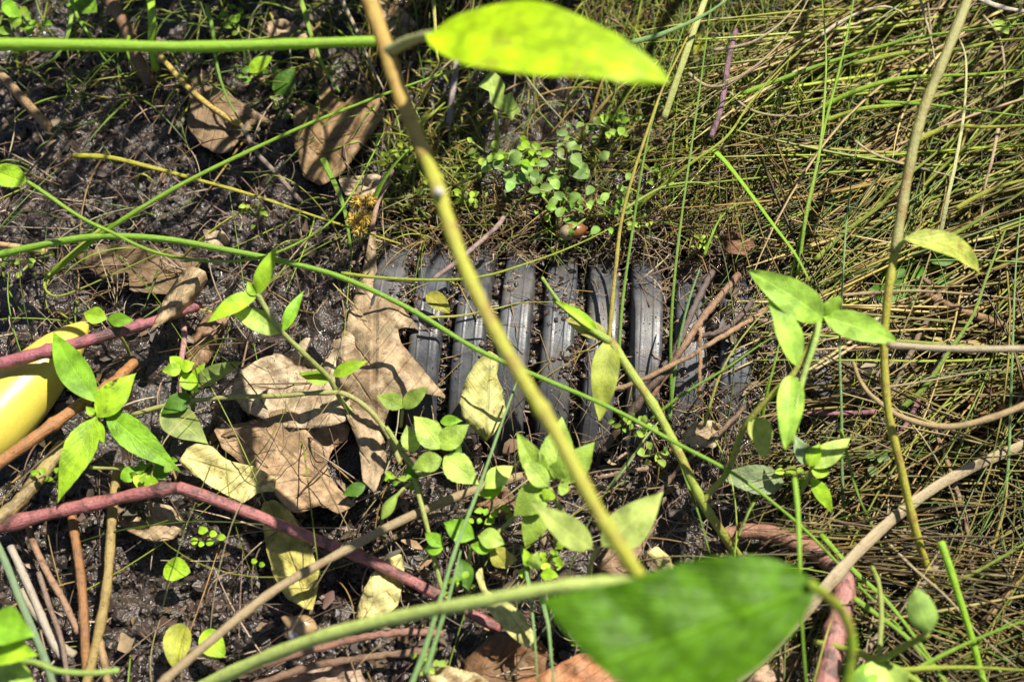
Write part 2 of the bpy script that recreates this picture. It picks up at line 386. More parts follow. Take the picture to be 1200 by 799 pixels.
# ------------------------------------------------------------ corrugated pipe
pipe = thing('corrugated_pipe', (PC.x, PC.y, PC.z-RP), 'black corrugated plastic drain pipe half buried in the mud', 'pipe')
def lathe(prof, segs=56):
    V = []; uv = []
    ax = np.array(PAX); nx_ = np.array(PNX); zz = np.array((0, 0, 1.)); c = np.array(PC)
    for t, r in prof:
        for k in range(segs):
            a = 2*math.pi*k/segs; V.append(c+ax*t+(nx_*math.cos(a)+zz*math.sin(a))*r)
    m = len(prof)
    F = [(i*segs+k, (i+1)*segs+k, (i+1)*segs+(k+1) % segs, i*segs+(k+1) % segs) for i in range(m-1) for k in range(segs)]
    return np.array(V), F
V, F = lathe([(-.098, RP-GD), (-.05, RP-GD), (0, RP-GD), (.05, RP-GD), (.1, RP-GD), (.125, RP-GD)])
mk('inner_wall', V, F, MAT['groove'], pipe)
hw = .0066; g_ = RP-GD-.0005
prof = [(-hw-.0008, g_), (-hw, RP-.0014), (-hw+.0007, RP-.0004), (-hw+.0016, RP)]
for q in (-.0026, .0026): prof += [(q-.0009, RP), (q-.0004, RP), (q-.00015, RP+.0002), (q+.00015, RP+.0002), (q+.0004, RP), (q+.0009, RP)]
prof += [(hw-.0016, RP), (hw-.0007, RP-.0004), (hw, RP-.0014), (hw+.0008, g_)]
V, F = lathe(prof, 72); rib0 = mk('rib', V, F, MAT['pipe'], pipe)
for k in range(-4, 7):
    if k == 0: continue
    r = rib0.copy(); sc.collection.objects.link(r); r.parent = pipe; r.location = PAX*(k*PITCH_P)
    ORG[r] = ORG[rib0]
# ------------------------------------------------------------ uncountable stuff: strands, roots, crumbs, litter
def strands_obj(name, items, mat, label, sides=3):
    V = []; F = []; Cc = []; o = 0
    for C, r, col in items:
        n = len(C); T = np.gradient(C, axis=0); T /= np.linalg.norm(T, axis=1)[:, None]+1e-9
        A = np.cross(T, rng.normal(size=3)); A /= np.linalg.norm(A, axis=1)[:, None]+1e-9; B = np.cross(T, A)
        tp = (1-np.linspace(0, 1, n)**3*.8)[:, None]*r
        for k in range(sides):
            a = 2*math.pi*k/sides; V.append(C+A*math.cos(a)*tp+B*math.sin(a)*tp)
        Cc.append(np.tile(np.array(col), (n*sides, 1)))
        for k in range(sides):
            k2 = (k+1) % sides
            F += [(o+k*n+i, o+k2*n+i, o+k2*n+i+1, o+k*n+i+1) for i in range(n-1)]
        o += n*sides
    return mk(name, np.vstack(V), F, mat, vcol=np.vstack(Cc), label=label, kind='stuff')
def strand(px, py, ang, L, h0, h1, arch, bendy, n=11):
    """lies over the soil from a place in the photograph; ang in degrees in the ground plane"""
    p = P(px, py, 0); C = []; a = R_(ang); x, y = p.x, p.y; st = L/(n-1)
    for i in range(n):
        t = i/(n-1); C.append((x, y, max(S(x, y)+h0+(h1-h0)*t+arch*4*t*(1-t), gz(x, y)+.0006)))
        x += math.cos(a)*st; y += math.sin(a)*st; a += bendy/(n-1)+rng.normal(0, .014)
    return np.array(C)
def jit(c, s=.2):
    k = 1+rng.normal(0, s); return tuple(max(.005, x*k*(1+rng.normal(0, .06))) for x in c)
DRY = [(.34, .23, .065), (.24, .155, .045), (.42, .31, .11), (.12, .075, .028), (.27, .22, .04), (.36, .30, .05), (.07, .045, .02), (.52, .42, .22), (.46, .36, .13)]
GRN = [(.17, .26, .025), (.27, .35, .03), (.11, .18, .03), (.34, .39, .04)]
it = []
def pick(lst): return lst[int(rng.integers(len(lst)))]
def clip(C):
    """cut a strand where it would run over the bare pipe"""
    l = (C[:, 0]-PC.x)*PAX.x+(C[:, 1]-PC.y)*PAX.y; d = (C[:, 0]-PC.x)*PNX.x+(C[:, 1]-PC.y)*PNX.y
    lim = np.where(d > .05, .03+rng.uniform(-.02, .03), .066+rng.uniform(0, .03)); bad = (l < lim) & (d < .16)
    if not bad.any(): return C
    i = int(np.argmax(bad))
    return C[:i] if i >= 3 else None
# the bent-over dry tussock
for tuft in range(410):
    px0 = rng.uniform(790, 1330); py0 = rng.uniform(-120, 900)
    edge = 870-60*math.sin(py0*.008)+(60 if 260 < py0 < 470 else 0)
    if px0 < edge and rng.random() > .25*math.exp(-(edge-px0)/60): continue
    if py0 > 430 and rng.random() < .38: continue
    base = 38 if py0 < 330 else (28 if py0 < 520 else 8)
    if vnoise(np.array([px0*.001]), np.array([py0*.001]), 11, 77)[0] < -.16 and rng.random() < .8: continue
    ang0 = base+rng.normal(0, 22)
    if rng.random() < .18: ang0 = rng.uniform(0, 180)
    if rng.random() < .4: ang0 += 180
    dim = .62 if py0 > 420 else .86  # lower tussock strands coloured darker to stand for the shade there
    cols = GRN if rng.random() < (.38 if py0 < 330 else .18) else DRY
    c0 = pick(cols); hz0 = abs(rng.normal(0, .011)); bend0 = rng.normal(0, .32); L0 = rng.uniform(.12, .32); sd_ = rng.uniform(3, 17)
    for k in range(int(rng.integers(6, 20))):
        ang = ang0+rng.normal(0, sd_); hz = max(0, hz0+rng.normal(0, .003))
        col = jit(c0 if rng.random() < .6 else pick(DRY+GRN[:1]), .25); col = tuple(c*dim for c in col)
        r = rng.uniform(.00022, .00062)*(1.6 if rng.random() < .09 else 1)
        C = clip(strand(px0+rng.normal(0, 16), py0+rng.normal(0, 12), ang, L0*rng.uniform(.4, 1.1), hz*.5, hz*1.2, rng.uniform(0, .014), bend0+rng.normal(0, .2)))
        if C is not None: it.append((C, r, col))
for tuft in range(58):                                                  # long flowing strands on top of the mat
    px0 = rng.uniform(900, 1230); py0 = rng.uniform(-30, 420); ang0 = rng.normal(24, 12)+(0 if rng.random() < .6 else 180); c0 = pick(GRN[1:2]+GRN[3:]+DRY[4:6]+DRY[7:]); bend0 = rng.normal(-.15, .35); hz0 = rng.uniform(.012, .032)
    for k in range(int(rng.integers(2, 6))):
        C = clip(strand(px0+rng.normal(0, 22), py0+rng.normal(0, 14), ang0+rng.normal(0, 5), rng.uniform(.12, .28), hz0*.6, hz0+rng.normal(0, .004), rng.uniform(0, .014), bend0+rng.normal(0, .12), 15))
        if C is not None: it.append((C, rng.uniform(.0005, .0010), jit(c0, .18)))
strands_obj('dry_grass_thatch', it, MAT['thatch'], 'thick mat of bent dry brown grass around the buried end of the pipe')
# green fine grass standing at the top of the tussock
it = []
for k in range(520):
    px = rng.uniform(690, 1000); py = rng.uniform(-60, 250)
    if px < 780 and py > 190: continue
    ang = 75+rng.normal(0, 25); hz = rng.uniform(.002, .035)
    it.append((strand(px, py, ang, rng.uniform(.02, .07), .0, hz, rng.uniform(0, .012), rng.normal(0, .5)), rng.uniform(.0003, .0006), jit(pick(GRN))))
for k in range(380):
    px = rng.uniform(-60, 520); py = rng.uniform(-90, 120) if k < 330 else rng.uniform(120, 400)
    ang = rng.uniform(0, 360)
    it.append((strand(px, py, ang, rng.uniform(.012, .05), .0, rng.uniform(.0, .015), rng.uniform(0, .012), rng.normal(0, .9)), rng.uniform(.0003, .0007), jit(pick(GRN))))
for k in range(260):
    px = rng.uniform(445, 560); py = rng.uniform(150, 255)
    it.append((strand(px, py, rng.uniform(0, 360), rng.uniform(.006, .02), .0, rng.uniform(.0, .008), .004, rng.normal(0, .9)), rng.uniform(.0003, .0008), jit((.22, .26, .05))))
for k in range(420):                                                    # extra strands added to darken the shadowed area under the bright leaf
    px = rng.uniform(420, 800); py = rng.uniform(-80, 170)
    it.append((strand(px, py, 80+rng.normal(0, 45), rng.uniform(.012, .05), .0, rng.uniform(.0, .02), rng.uniform(0, .01), rng.normal(0, .7)), rng.uniform(.0003, .0008), jit(pick(GRN+DRY[:4]))))
for k in range(190):                                                    # hair-thin blades all over
    px = rng.uniform(-200, 1340); py = rng.uniform(-60, 1000)
    if 440 < px < 770 and 265 < py < 500: continue
    C = strand(px, py, rng.normal(70, 45)+(180 if rng.random() < .3 else 0), rng.uniform(.04, .13), .002, rng.uniform(.006, .035), rng.uniform(0, .02), rng.normal(0, .7), 14)
    it.append((C, rng.uniform(.0002, .0004), jit(pick(GRN+[(.40, .34, .16)]), .25)))
for k in range(420):                                                    # tangle above the pipe
    px = rng.uniform(450, 850); py = rng.uniform(150, 290)
    it.append((strand(px, py, rng.uniform(0, 360), rng.uniform(.01, .04), .0, rng.uniform(.002, .014), .006, rng.normal(0, 1.0)), rng.uniform(.00018, .0004), jit(pick(GRN+DRY[:4]), .25)))
strands_obj('fine_grass', it, MAT['thatch'], 'fine green grass growing among the dry stalks')
# rootlets and dry threads over the mud and in the pipe's grooves
it = []
RT = [(.20, .13, .08), (.30, .22, .14), (.12, .075, .045), (.38, .31, .22)]
for k in range(2300):
    z = rng.random()
    if z < .35: px, py = rng.uniform(430, 930), rng.uniform(225, 300)
    elif z < .62: px, py = rng.uniform(760, 930), rng.uniform(280, 560)
    elif z < .8: px, py = rng.uniform(0, 430), rng.uniform(60, 420)
    else: px, py = rng.uniform(420, 900), rng.uniform(500, 740)
    it.append((strand(px, py, rng.uniform(0, 360), rng.uniform(.005, .022), .0, rng.uniform(0, .006), rng.uniform(0, .005), rng.normal(0, 1.6), 7), rng.uniform(.00012, .00036), jit(pick(RT))))
for k in range(420):                                                    # bits of dry straw and grass dropped over the mud
    px = rng.uniform(-40, 900); py = rng.uniform(-20, 830)
    if 430 < px < 780 and 260 < py < 500: continue
    it.append((strand(px, py, rng.uniform(0, 360), rng.uniform(.015, .06), .002, rng.uniform(.002, .012), rng.uniform(0, .008), rng.normal(0, .5), 8), rng.uniform(.0002, .0006), jit(pick(RT+DRY[1:2]))))
cp = np.array(PC); axv = np.array(PAX); nxv = np.array(PNX); zv = np.array((0, 0, 1.))
for k in range(330):                                                    # lying along the grooves
    g = int(rng.integers(-6, 5)); t = (g+.5)*PITCH_P+rng.normal(0, .0016); th = rng.uniform(.75, 2.3); dth = rng.normal(0, .16)
    n = 7; rr = RP-GD+rng.uniform(.001, .006); C = []
    for i in range(n):
        a = th+dth*i/(n-1); C.append(cp+axv*(t+rng.normal(0, .0006)+.003*math.sin(i+k))+(nxv*math.cos(a)+zv*math.sin(a))*(rr+.0004*rng.normal()))
    it.append((np.array(C), rng.uniform(.00015, .0004), jit(pick(RT))))
for k in range(170):                                                    # debris hanging over the upper edge of the pipe
    t = rng.uniform(-.10, .09); th = rng.uniform(.5, .85)+rng.normal(0, .05); n = 7; C = []; dth = rng.uniform(.05, .3); dt = rng.normal(0, .008)
    for i in range(n):
        a = th+dth*i/6; C.append(cp+axv*(t+dt*i/6+.001*rng.normal())+(nxv*math.cos(a)+zv*math.sin(a))*(RP+.001+.004*math.sin(i*.5)*rng.random()))
    it.append((np.array(C), rng.uniform(.00015, .0005), jit(pick(RT), .3)))
for k in range(55):                                                     # loose straws lying across the ribs
    t = rng.uniform(-.09, .075); th = rng.uniform(.8, 2.2); a = rng.uniform(0, 6.28); L = rng.uniform(.01, .035); C = []
    for i in range(7):
        q = i/6-.5; tt = t+math.cos(a)*L*q; aa = th+math.sin(a)*L*q/RP; C.append(cp+axv*tt+(nxv*math.cos(aa)+zv*math.sin(aa))*(RP+.0007+.001*math.sin(i*1.3+k)))
    it.append((np.array(C), rng.uniform(.00012, .0004), jit(pick(RT+DRY[:3]))))
strands_obj('rootlets', it, MAT['roots'], 'tangle of thin pale rootlets over the mud and pipe grooves')
# crumbs of mud
ico = []
ph_ = (1+5**.5)/2
IV = np.array([(-1, ph_, 0), (1, ph_, 0), (-1, -ph_, 0), (1, -ph_, 0), (0, -1, ph_), (0, 1, ph_), (0, -1, -ph_), (0, 1, -ph_), (ph_, 0, -1), (ph_, 0, 1), (-ph_, 0, -1), (-ph_, 0, 1)])/1.9
IF = [(0, 11, 5), (0, 5, 1), (0, 1, 7), (0, 7, 10), (0, 10, 11), (1, 5, 9), (5, 11, 4), (11, 10, 2), (10, 7, 6), (7, 1, 8), (3, 9, 4), (3, 4, 2), (3, 2, 6), (3, 6, 8), (3, 8, 9), (4, 9, 5), (2, 4, 11), (6, 2, 10), (8, 6, 7), (9, 8, 1)]
def crumbs(name, spots, mat, label):
    V = []; F = []; Cc = []; o = 0
    for p, r, col in spots:
        v = IV*(1+rng.normal(0, .34, (12, 1)))*r*np.array((rng.uniform(.8, 1.4), rng.uniform(.8, 1.4), rng.uniform(.6, 1)))
        V.append(v+p); F += [(a+o, b+o, c+o) for a, b, c in IF]; o += 12; Cc.append(np.tile(np.array(col), (12, 1)))
    mk(name, np.vstack(V), F, mat, vcol=np.vstack(Cc), label=label, kind='stuff', smooth=False)
sp = []
MUD = [(.045, .032, .025), (.03, .021, .016), (.065, .048, .038), (.085, .06, .045)]
for k in range(8000):
    z = rng.random()
    if z < .36: px, py = rng.uniform(-60, 480), rng.uniform(560, 860)
    elif z < .58: px, py = rng.uniform(-60, 430), rng.uniform(60, 330)
    elif z < .72: px, py = rng.uniform(430, 900), rng.uniform(215, 300)
    else: px, py = rng.uniform(-250, 1450), rng.uniform(-150, 1050)
    p = P(px, py, 0); r = min(.0026, .0005+abs(rng.normal(0, .0006)))
    sp.append((np.array((p.x, p.y, gz(p.x, p.y)+r*.3)), r, jit(pick(MUD), .3)))
for k in range(2100):
    g = int(rng.integers(-6, 5)); t = (g+.5)*PITCH_P+rng.normal(0, .0019); th = rng.uniform(.7, 2.35)
    if g in (-1, -2) and rng.random() < .6 and th < 1.75: continue
    rr = RP-GD+rng.uniform(.0, .004); r = rng.uniform(.0005, .0017)
    sp.append((cp+axv*t+(nxv*math.cos(th)+zv*math.sin(th))*rr, r, jit(pick(MUD+MUD[:2]+[(.12, .075, .045)]), .3)))
for k in range(700):                                                     # grit on the ribs
    g = int(rng.integers(-6, 5)); t = g*PITCH_P+rng.uniform(-.006, .006); th = rng.uniform(.75, 2.3)
    r = rng.uniform(.0002, .0004)*(3 if rng.random() < .06 else 1); sp.append((cp+axv*t+(nxv*math.cos(th)+zv*math.sin(th))*(RP+r*.3), r, jit((.13, .10, .075), .3)))
for cl in range(26):                                                     # clods stuck to the ribs
    t0 = rng.uniform(-.095, .09); th0 = rng.uniform(.8, 2.4) if rng.random() < .4 else rng.uniform(.6, .95)
    for k in range(int(rng.integers(12, 45))):
        t = t0+rng.normal(0, .0035); th = th0+rng.normal(0, .07); r = rng.uniform(.0004, .0013)
        sp.append((cp+axv*t+(nxv*math.cos(th)+zv*math.sin(th))*(RP+r*.2), r, jit(pick(MUD+[(.13, .085, .05)]), .3)))
crumbs('mud_crumbs', sp, MAT['crumbs'], 'loose wet crumbs of dark mud and grit')
# scraps of rotting leaf
V = []; F = []; Cc = []; o = 0
LIT = [(.10, .065, .035), (.06, .04, .025), (.14, .09, .05), (.08, .045, .03), (.20, .14, .08)]
for k in range(1700):
    z = rng.random()
    if z < .4: px, py = rng.uniform(820, 1250), rng.uniform(60, 820)
    elif z < .7: px, py = rng.uniform(430, 860), rng.uniform(500, 830)
    else: px, py = rng.uniform(-250, 450), rng.uniform(-40, 1000)
    p = P(px, py, 0); L = rng.uniform(.002, .010); a = rng.uniform(0, 6.28); d = np.array((math.cos(a), math.sin(a), rng.normal(0, .3))); s = np.array((-math.sin(a), math.cos(a), rng.normal(0, .4)))
    c = np.array((p.x, p.y, gz(p.x, p.y)+.0015+abs(rng.normal(0, .002)))); wv = L*rng.uniform(.12, .38)
    rows = []
    for i in range(4):
        t = i/3; wd = wv*math.sin(.15+t*2.8)*rng.uniform(.5, 1.2)
        b = c+d*L*(t-.5)+np.array((0, 0, .25*L*t*(1-t)))
        rows += [b-s*wd*rng.uniform(.6, 1.1)+np.array((0, 0, .15*wd)), b, b+s*wd*rng.uniform(.6, 1.1)+np.array((0, 0, .2*wd))]
    V.append(np.array(rows)); Cc.append(np.tile(np.array(jit(pick(LIT), .3)), (12, 1)))
    F += [(o+i*3+j, o+i*3+j+1, o+i*3+j+4, o+i*3+j+3) for i in range(3) for j in range(2)]; o += 12
mk('leaf_litter', np.vstack(V), F, MAT['roots'], vcol=np.vstack(Cc), label='small brown scraps of rotting leaves on the mud', kind='stuff')

# unseen tall grass beyond the upper and right edges, added to shade the bank
V = []; F = []; Cc = []; o = 0
for k in range(395):
    x = rng.uniform(-.32, .75); y = rng.uniform(.27, .46); H = rng.uniform(.14, .36)
    if k > 200: x = rng.uniform(-.2, .11); y = rng.uniform(.2, .33); H = rng.uniform(.2, .36)
    if k > 260: x = rng.uniform(.31, .46); y = rng.uniform(-.16, .3); H = rng.uniform(.22, .40)
    z0 = S(x, y)
    dx, dy = rng.normal(-.02, .06), -rng.uniform(.02, .20); C = []
    if k > 260: dx = -rng.uniform(0, .07); dy = rng.normal(0, .04)
    for i in range(10):
        t = i/9; C.append((x+dx*t*t, max(y+dy*t**1.8, .13 if k <= 260 else -9), z0+H*(1.25*t-.3*t*t)))
    C = np.array(C); r = rng.uniform(.0016, .0046)*(1.3 if k > 200 else 1)*(1-np.linspace(0, 1, 10)**2.5*.93)
    v, f, _ = tube_geo(C, r, 4, .12, np.array((rng.normal(0, .4), -.5, .8)))
    V.append(v); F += [tuple(q+o for q in ff) for ff in f]; o += len(v); Cc.append(np.tile(np.array(jit(pick(GRN))), (len(v), 1)))
mk('unseen_tall_grass', np.vstack(V), F, MAT['thatch'], vcol=np.vstack(Cc), label='unseen stand of tall green grass added to shade the bank', kind='stuff')

# ------------------------------------------------------------ dead leaves, traced one by one
D = MAT['dry']; Y = MAT['yellow']
traced('oak_leaf', [(413,352),(421,335),(428,300),(434,272),(441,272),(440,300),(444,338),(464,352),(494,388),(476,383),(466,385),(470,402),(492,428),(525,467),(498,461),(478,470),(458,472),(450,500),(453,540),(440,578),(425,562),(420,520),(404,482),(394,430),(404,385)],
       ((437,560),(440,330)), 1.5, D, TAN, 'arched tan oak leaf with a pointed lobe lying against the pipe ribs', bow=-.5, rough=.45, fn=lambda x, y: 0.6*math.exp(-((x-455)/40)**2-((y-420)/45)**2))
traced('oak_leaf', [(428,362),(402,376),(370,388),(354,398),(343,413),(316,416),(296,425),(278,438),(270,456),(286,482),(330,500),(375,502),(405,494),(428,480),(438,440),(442,400),(440,372)],
       ((430,400),(275,455)), 1.0, D, TAN_P, 'broad flat pale tan oak leaf under the leaning green seedling', bow=.35, rough=.45)
traced('oak_leaf', [(250,502),(290,494),(330,478),(372,488),(402,485),(410,500),(406,516),(390,526),(383,540),(386,556),(398,574),(418,590),(398,602),(374,592),(352,602),(332,596),(322,577),(312,560),(282,542),(262,526)],
       ((410,595),(300,500)), .8, D, (.36, .25, .155), 'brown oak leaf with a round gap in its edge, below the pale flat one', bow=.25, rough=.45)
traced('oak_leaf', [(361,24),(368,34),(376,20),(374,40),(378,66),(383,95),(393,117),(403,122),(413,112),(419,104),(426,113),(446,110),(445,125),(452,132),(440,152),(422,176),(400,204),(376,218),(356,208),(345,172),(344,132),(350,114),(358,124),(368,124),(373,115),(371,90),(362,58)],
       ((385,215),(372,22)), .9, D, (.25, .165, .085), 'long lobed brown oak leaf with dark decayed base behind the green stalk', bow=.3, rough=.45)
traced('oak_leaf', [(219,92),(228,80),(242,84),(262,100),(276,116),(300,130),(320,143),(300,150),(286,156),(272,176),(256,181),(236,170),(218,146),(224,120)],
       ((225,90),(280,170)), .9, D, (.21, .15, .095), 'small dull brown oak leaf on the grey mud', bow=.4, rough=.45)
traced('oak_leaf', [(86,300),(128,286),(180,288),(232,303),(236,330),(204,345),(152,341),(150,318),(118,326)], ((90,305),(235,325)), .45, D, (.17, .12, .07), 'shaded tan leaf lying under the long green stem', bow=.3, rough=.4)
traced('curled_leaf', [(237,268),(262,272),(270,282),(262,296),(242,284)], ((240,270),(265,290)), 1.4, D, TAN_P, 'small ragged pale leaf scrap standing under the long green stem', bow=.5)
traced('curled_leaf', [(-20,452),(18,428),(46,413),(64,422),(52,448),(22,460),(-20,472)], ((-15,460),(60,420)), 1.0, D, (.24, .15, .10), 'crumpled brown leaf behind the yellow fruit', bow=.6, rough=.5)
traced('dead_leaf', [(236,372),(262,358),(268,380),(252,410),(244,426),(224,436),(216,412)], ((265,360),(222,434)), .9, D, (.30, .19, .12), 'curled brown leaf strip beneath the rolled leaf', bow=-.6, rough=.45)
traced('dead_leaf', [(134,612),(150,606),(157,600),(171,612),(172,588),(200,592),(216,611),(206,630),(182,636),(156,625)], ((210,615),(138,612)), 1.0, D, TAN, 'small torn tan leaf on wet mud below the pink stem', bow=.3, rough=.45)
for nm, poly, ax, h, mt, cl, lb in [
 ('yellowed_leaf', [(209,540),(218,526),(228,520),(246,521),(268,540),(300,547),(324,561),(322,575),(302,577),(286,590),(266,580),(242,566),(222,553)], ((209,534),(322,568)), 1.5, Y, YEL_P, 'pale yellow leaf with a brown burnt edge lying on the oak leaf'),
 ('yellowed_leaf', [(306,600),(309,588),(322,585),(340,600),(355,624),(365,642),(373,668),(372,690),(367,714),(358,713),(335,700),(322,678),(311,640)], ((366,716),(315,588)), 1.0, Y, YEL, 'yellow green leaf with veins under the pink stem'),
 ('yellowed_leaf', [(539,470),(545,445),(558,424),(574,410),(586,418),(582,440),(590,458),(593,482),(580,506),(570,517),(551,500),(541,486)], ((570,516),(574,412)), 2.6, Y, (.50, .50, .20), 'pale yellow leaf with a brown hole standing against the pipe'),
 ('yellowed_leaf', [(470,649),(454,655),(436,671),(426,690),(416,722),(430,729),(450,721),(465,710),(471,690),(474,665)], ((424,726),(472,652)), 1.0, Y, YEL_P, 'cream and brown two-toned dead leaf under the end of the pink stem'),
 ('yellowed_leaf', [(557,672),(564,664),(570,690),(592,703),(612,718),(624,738),(629,764),(606,751),(586,731),(570,710)], ((560,668),(628,762)), 2.2, Y, (.58, .58, .24), 'narrow folded pale yellow leaf with a green patch'),
 ('dead_leaf', [(797,512),(812,495),(834,492),(846,500),(838,525),(812,523)], ((798,515),(845,500)), 1.6, D, TAN_P, 'crinkled cream dead leaf beside the thick weed stem'),
 ('dead_leaf', [(756,646),(770,640),(786,654),(792,673),(774,669)], ((758,645),(790,672)), 1.4, Y, YEL_P, 'cream leaf scrap peeping out above the big dark green leaf'),
 ('dead_leaf', [(540,776),(580,740),(626,741),(642,762),(636,800),(560,812)], ((545,790),(635,760)), .8, D, (.17, .09, .045), 'dark brown wet leaf under the folded yellow leaf'),
 ('dead_leaf', [(606,802),(650,780),(682,764),(722,774),(738,800),(692,834),(640,834)], ((610,805),(735,800)), 1.3, D, (.42, .19, .10), 'reddish orange dead leaf beneath the big dark green leaf'),
 ('dead_leaf', [(498,792),(520,778),(560,790),(592,812),(560,836),(505,822)], ((500,800),(590,812)), 1.2, D, (.55, .44, .25), 'straw coloured leaf at the foot of the bluish grass stalks'),
 ('dead_leaf', [(296,800),(350,782),(418,776),(430,800),(390,826),(310,826)], ((300,810),(430,790)), .6, D, (.42, .31, .25), 'pinkish tan leaf beneath the peeling brown twigs'),
 ('dead_leaf', [(698,668),(728,622),(758,600),(772,612),(748,650),(732,684)], ((700,670),(770,605)), 1.0, D, (.25, .17, .11), 'smooth brown leaf behind the pale weed stem'),
 ('dead_leaf', [(842,279),(860,271),(888,285),(876,299),(852,296)], ((886,286),(843,280)), 1.5, D, (.17, .085, .055), 'dark reddish brown crumpled leaf by the tiny green flower cluster'),
 ('dead_leaf', [(396,209),(440,204),(460,212),(450,226),(420,234),(404,228)], ((400,215),(458,215)), 1.6, D, TAN_P, 'pale tan leaf scrap above the spiky yellow seed head'),
 ('dead_leaf', [(300,30),(330,22),(362,38),(358,52),(322,50)], ((300,35),(360,45)), .8, D, (.42, .32, .22), 'pale crumpled leaf behind the horizontal green stalk beside brown oak leaf'),
 ('dead_leaf', [(440,0),(470,8),(490,30),(470,52),(446,36)], ((445,5),(485,45)), .9, D, (.36, .28, .2), 'grey tan leaf behind the orange weed stem'),
 ('dead_leaf', [(560,560),(600,575),(610,600),(580,606),(556,590)], ((560,565),(608,600)), .7, D, (.20, .12, .08), 'dark brown leaf under the veiny green sprig'),
 ('dead_leaf', [(875,770),(915,745),(940,770),(915,800),(870,800)], ((870,790),(935,760)), .9, D, (.40, .27, .2), 'pinkish brown leaf beneath the wide straw blade'),
 ('dead_leaf', [(985,430),(1010,424),(1012,440),(990,448),(962,446)], ((965,445),(1012,430)), 1.2, D, (.25, .17, .11), 'small brown curled leaf below the bright sprig'),
 ('dead_leaf', [(1130,465),(1200,440),(1230,450),(1225,480),(1150,490)], ((1130,480),(1225,455)), 1.1, D, (.20, .10, .04), 'orange brown leaf lying in the dry grass under the curved straw'),
 ('dead_leaf', [(735,150),(780,125),(800,140),(775,175),(742,178)], ((740,170),(795,140)), .7, D, (.22, .15, .10), 'dull brown leaf among the stalks of the green grass'),
]:
    traced(nm, poly, ax, h, mt, cl, lb, group='yellowed leaves' if nm == 'yellowed_leaf' else 'brown dead leaves', bow=.45 if mt is D else .35, rough=.45)
traced('curled_leaf', [(176,388),(184,368),(193,348),(206,328),(214,317),(226,312),(241,318),(244,328),(236,342),(224,358),(212,370),(200,374),(188,380)], ((182,386),(236,318)), 2.9, D, (.44, .33, .21), 'smooth tan leaf curled into a half tube beside the pink twig', bow=-1.3, rough=.08)

for ob in sc.objects:
    if ob.name.startswith('oak_leaf'): ob['group'] = 'fallen oak leaves'
# ------------------------------------------------------------ yellow fruit, shells, seed heads
def blob(name, base, tip, prof, mat, col, label, cat, bend=0, sides=20, parent=None):
    p0, p1 = np.array(P(*base)), np.array(P(*tip)); n = 22; t = np.linspace(0, 1, n)[:, None]
    C = p0+(p1-p0)*t; C[:, 2] += bend*4*(t*(1-t))[:, 0]
    pr = spline([(x,) for x in prof], n)[:, 0]; r = np.maximum(pr, .02)*mm(Vector((p0+p1)/2), 1)
    V, F, uv = tube_geo(C, r, sides); return mk(name, V, F, mat, parent, uv, col, label=label, cat=cat)
ymat = stem_material('yellow_skin', blot=(.52, .44, .08), lo=.5, hi=.75, rough=.35, speck=.12, streak=.2, amount=.6, bump=.08)
yf = thing('yellow_fruit', P(30, 470, 0), 'smooth bright yellow fruit with faint streaks lying in the mud', 'fruit')
blob('skin', (-70,560,1.7), (104,376,1.0), [6,26,37,41,41,39,36,31,26,17,2], ymat, (.55, .46, .07), None, None, parent=yf)
blob('stalk_end', (96,385,1.0), (108,370,.8), [8,7,6,3], plain('stalk_end', (.10, .07, .02)), None, None, None, parent=yf)
shell = plain('snail_shell', (.33, .22, .11), .25, (.20, .12, .06), 240, .15)
sn = thing('snail_shell', P(350, 733, 0), 'small brown snail shell on mud at the foot of the yellow leaf', 'shell')
bw_ = blob('body_whorl', (372,736,.9), (336,729,.9), [1,8,11,12.5,12,10,7,4], shell, (1, 1, 1), None, None, parent=sn)
blob('spire', (344,731,.95), (329,722,.95), [8,8,6.5,5,3,.5], shell, (1, 1, 1), None, None, parent=sn)
blob('aperture', (352,741,1.05), (338,745,.75), [1,5,7,6,2], plain('shell_lip', (.45, .40, .36), .2), (1, 1, 1), None, None, parent=bw_)
nut = thing('brown_nut', P(672, 270, 1.6), 'glossy orange brown nut resting at the top edge of the pipe', 'nut')
blob('kernel', (658,274,1.5), (689,267,1.5), [1,6,8.5,9,8,5.5,1], plain('nut_skin', (.26, .10, .03), .3, (.10, .035, .015), 200, .1), None, None, None, parent=nut)
blob('cap', (656,275,1.5), (668,272,1.55), [4,8,9.3,9], plain('nut_cap', (.26, .2, .12), .6, (.2, .13, .08), 500, .5), None, None, None, parent=nut)
sh_ = thing('spiky_seed_head', P(422, 285, 0), 'cluster of spiky golden seed balls standing beside the pipe', 'seed head')
spk = stem_material('golden_spikes', blot=(.22, .13, .03), lo=.5, hi=.7, rough=.5, speck=.1, trans=.2)
for (x, y, hh, rr) in [(419,237,4.2,10),(433,234,4.3,10),(414,257,4.0,10),(428,255,4.1,11),(421,268,3.8,10)]:
    c = np.array(P(x, y, hh)); r = mm(Vector(c), rr); V = [c+v*r*.55 for v in IV]; F = list(IF)
    for k in range(90):
        d = rng.normal(size=3); d /= np.linalg.norm(d); s = np.cross(d, rng.normal(size=3)); s /= np.linalg.norm(s); q = np.cross(d, s); o = len(V); b = c+d*r*.4
        for a in range(3): V.append(b+(s*math.cos(a*2.09)+q*math.sin(a*2.09))*r*.10)
        V.append(c+d*r*rng.uniform(.95, 1.15)); F += [(o, o+1, o+3), (o+1, o+2, o+3), (o+2, o, o+3)]
    mk('seed_ball', V, F, spk, sh_, np.zeros((len(V), 2)), (.62, .42, .07), smooth=False)
tube('stalk', [(421,262,3.9),(420,275,2.5),(424,288,.4)], 4, MAT['stem'], (.3, .33, .08), sh_)

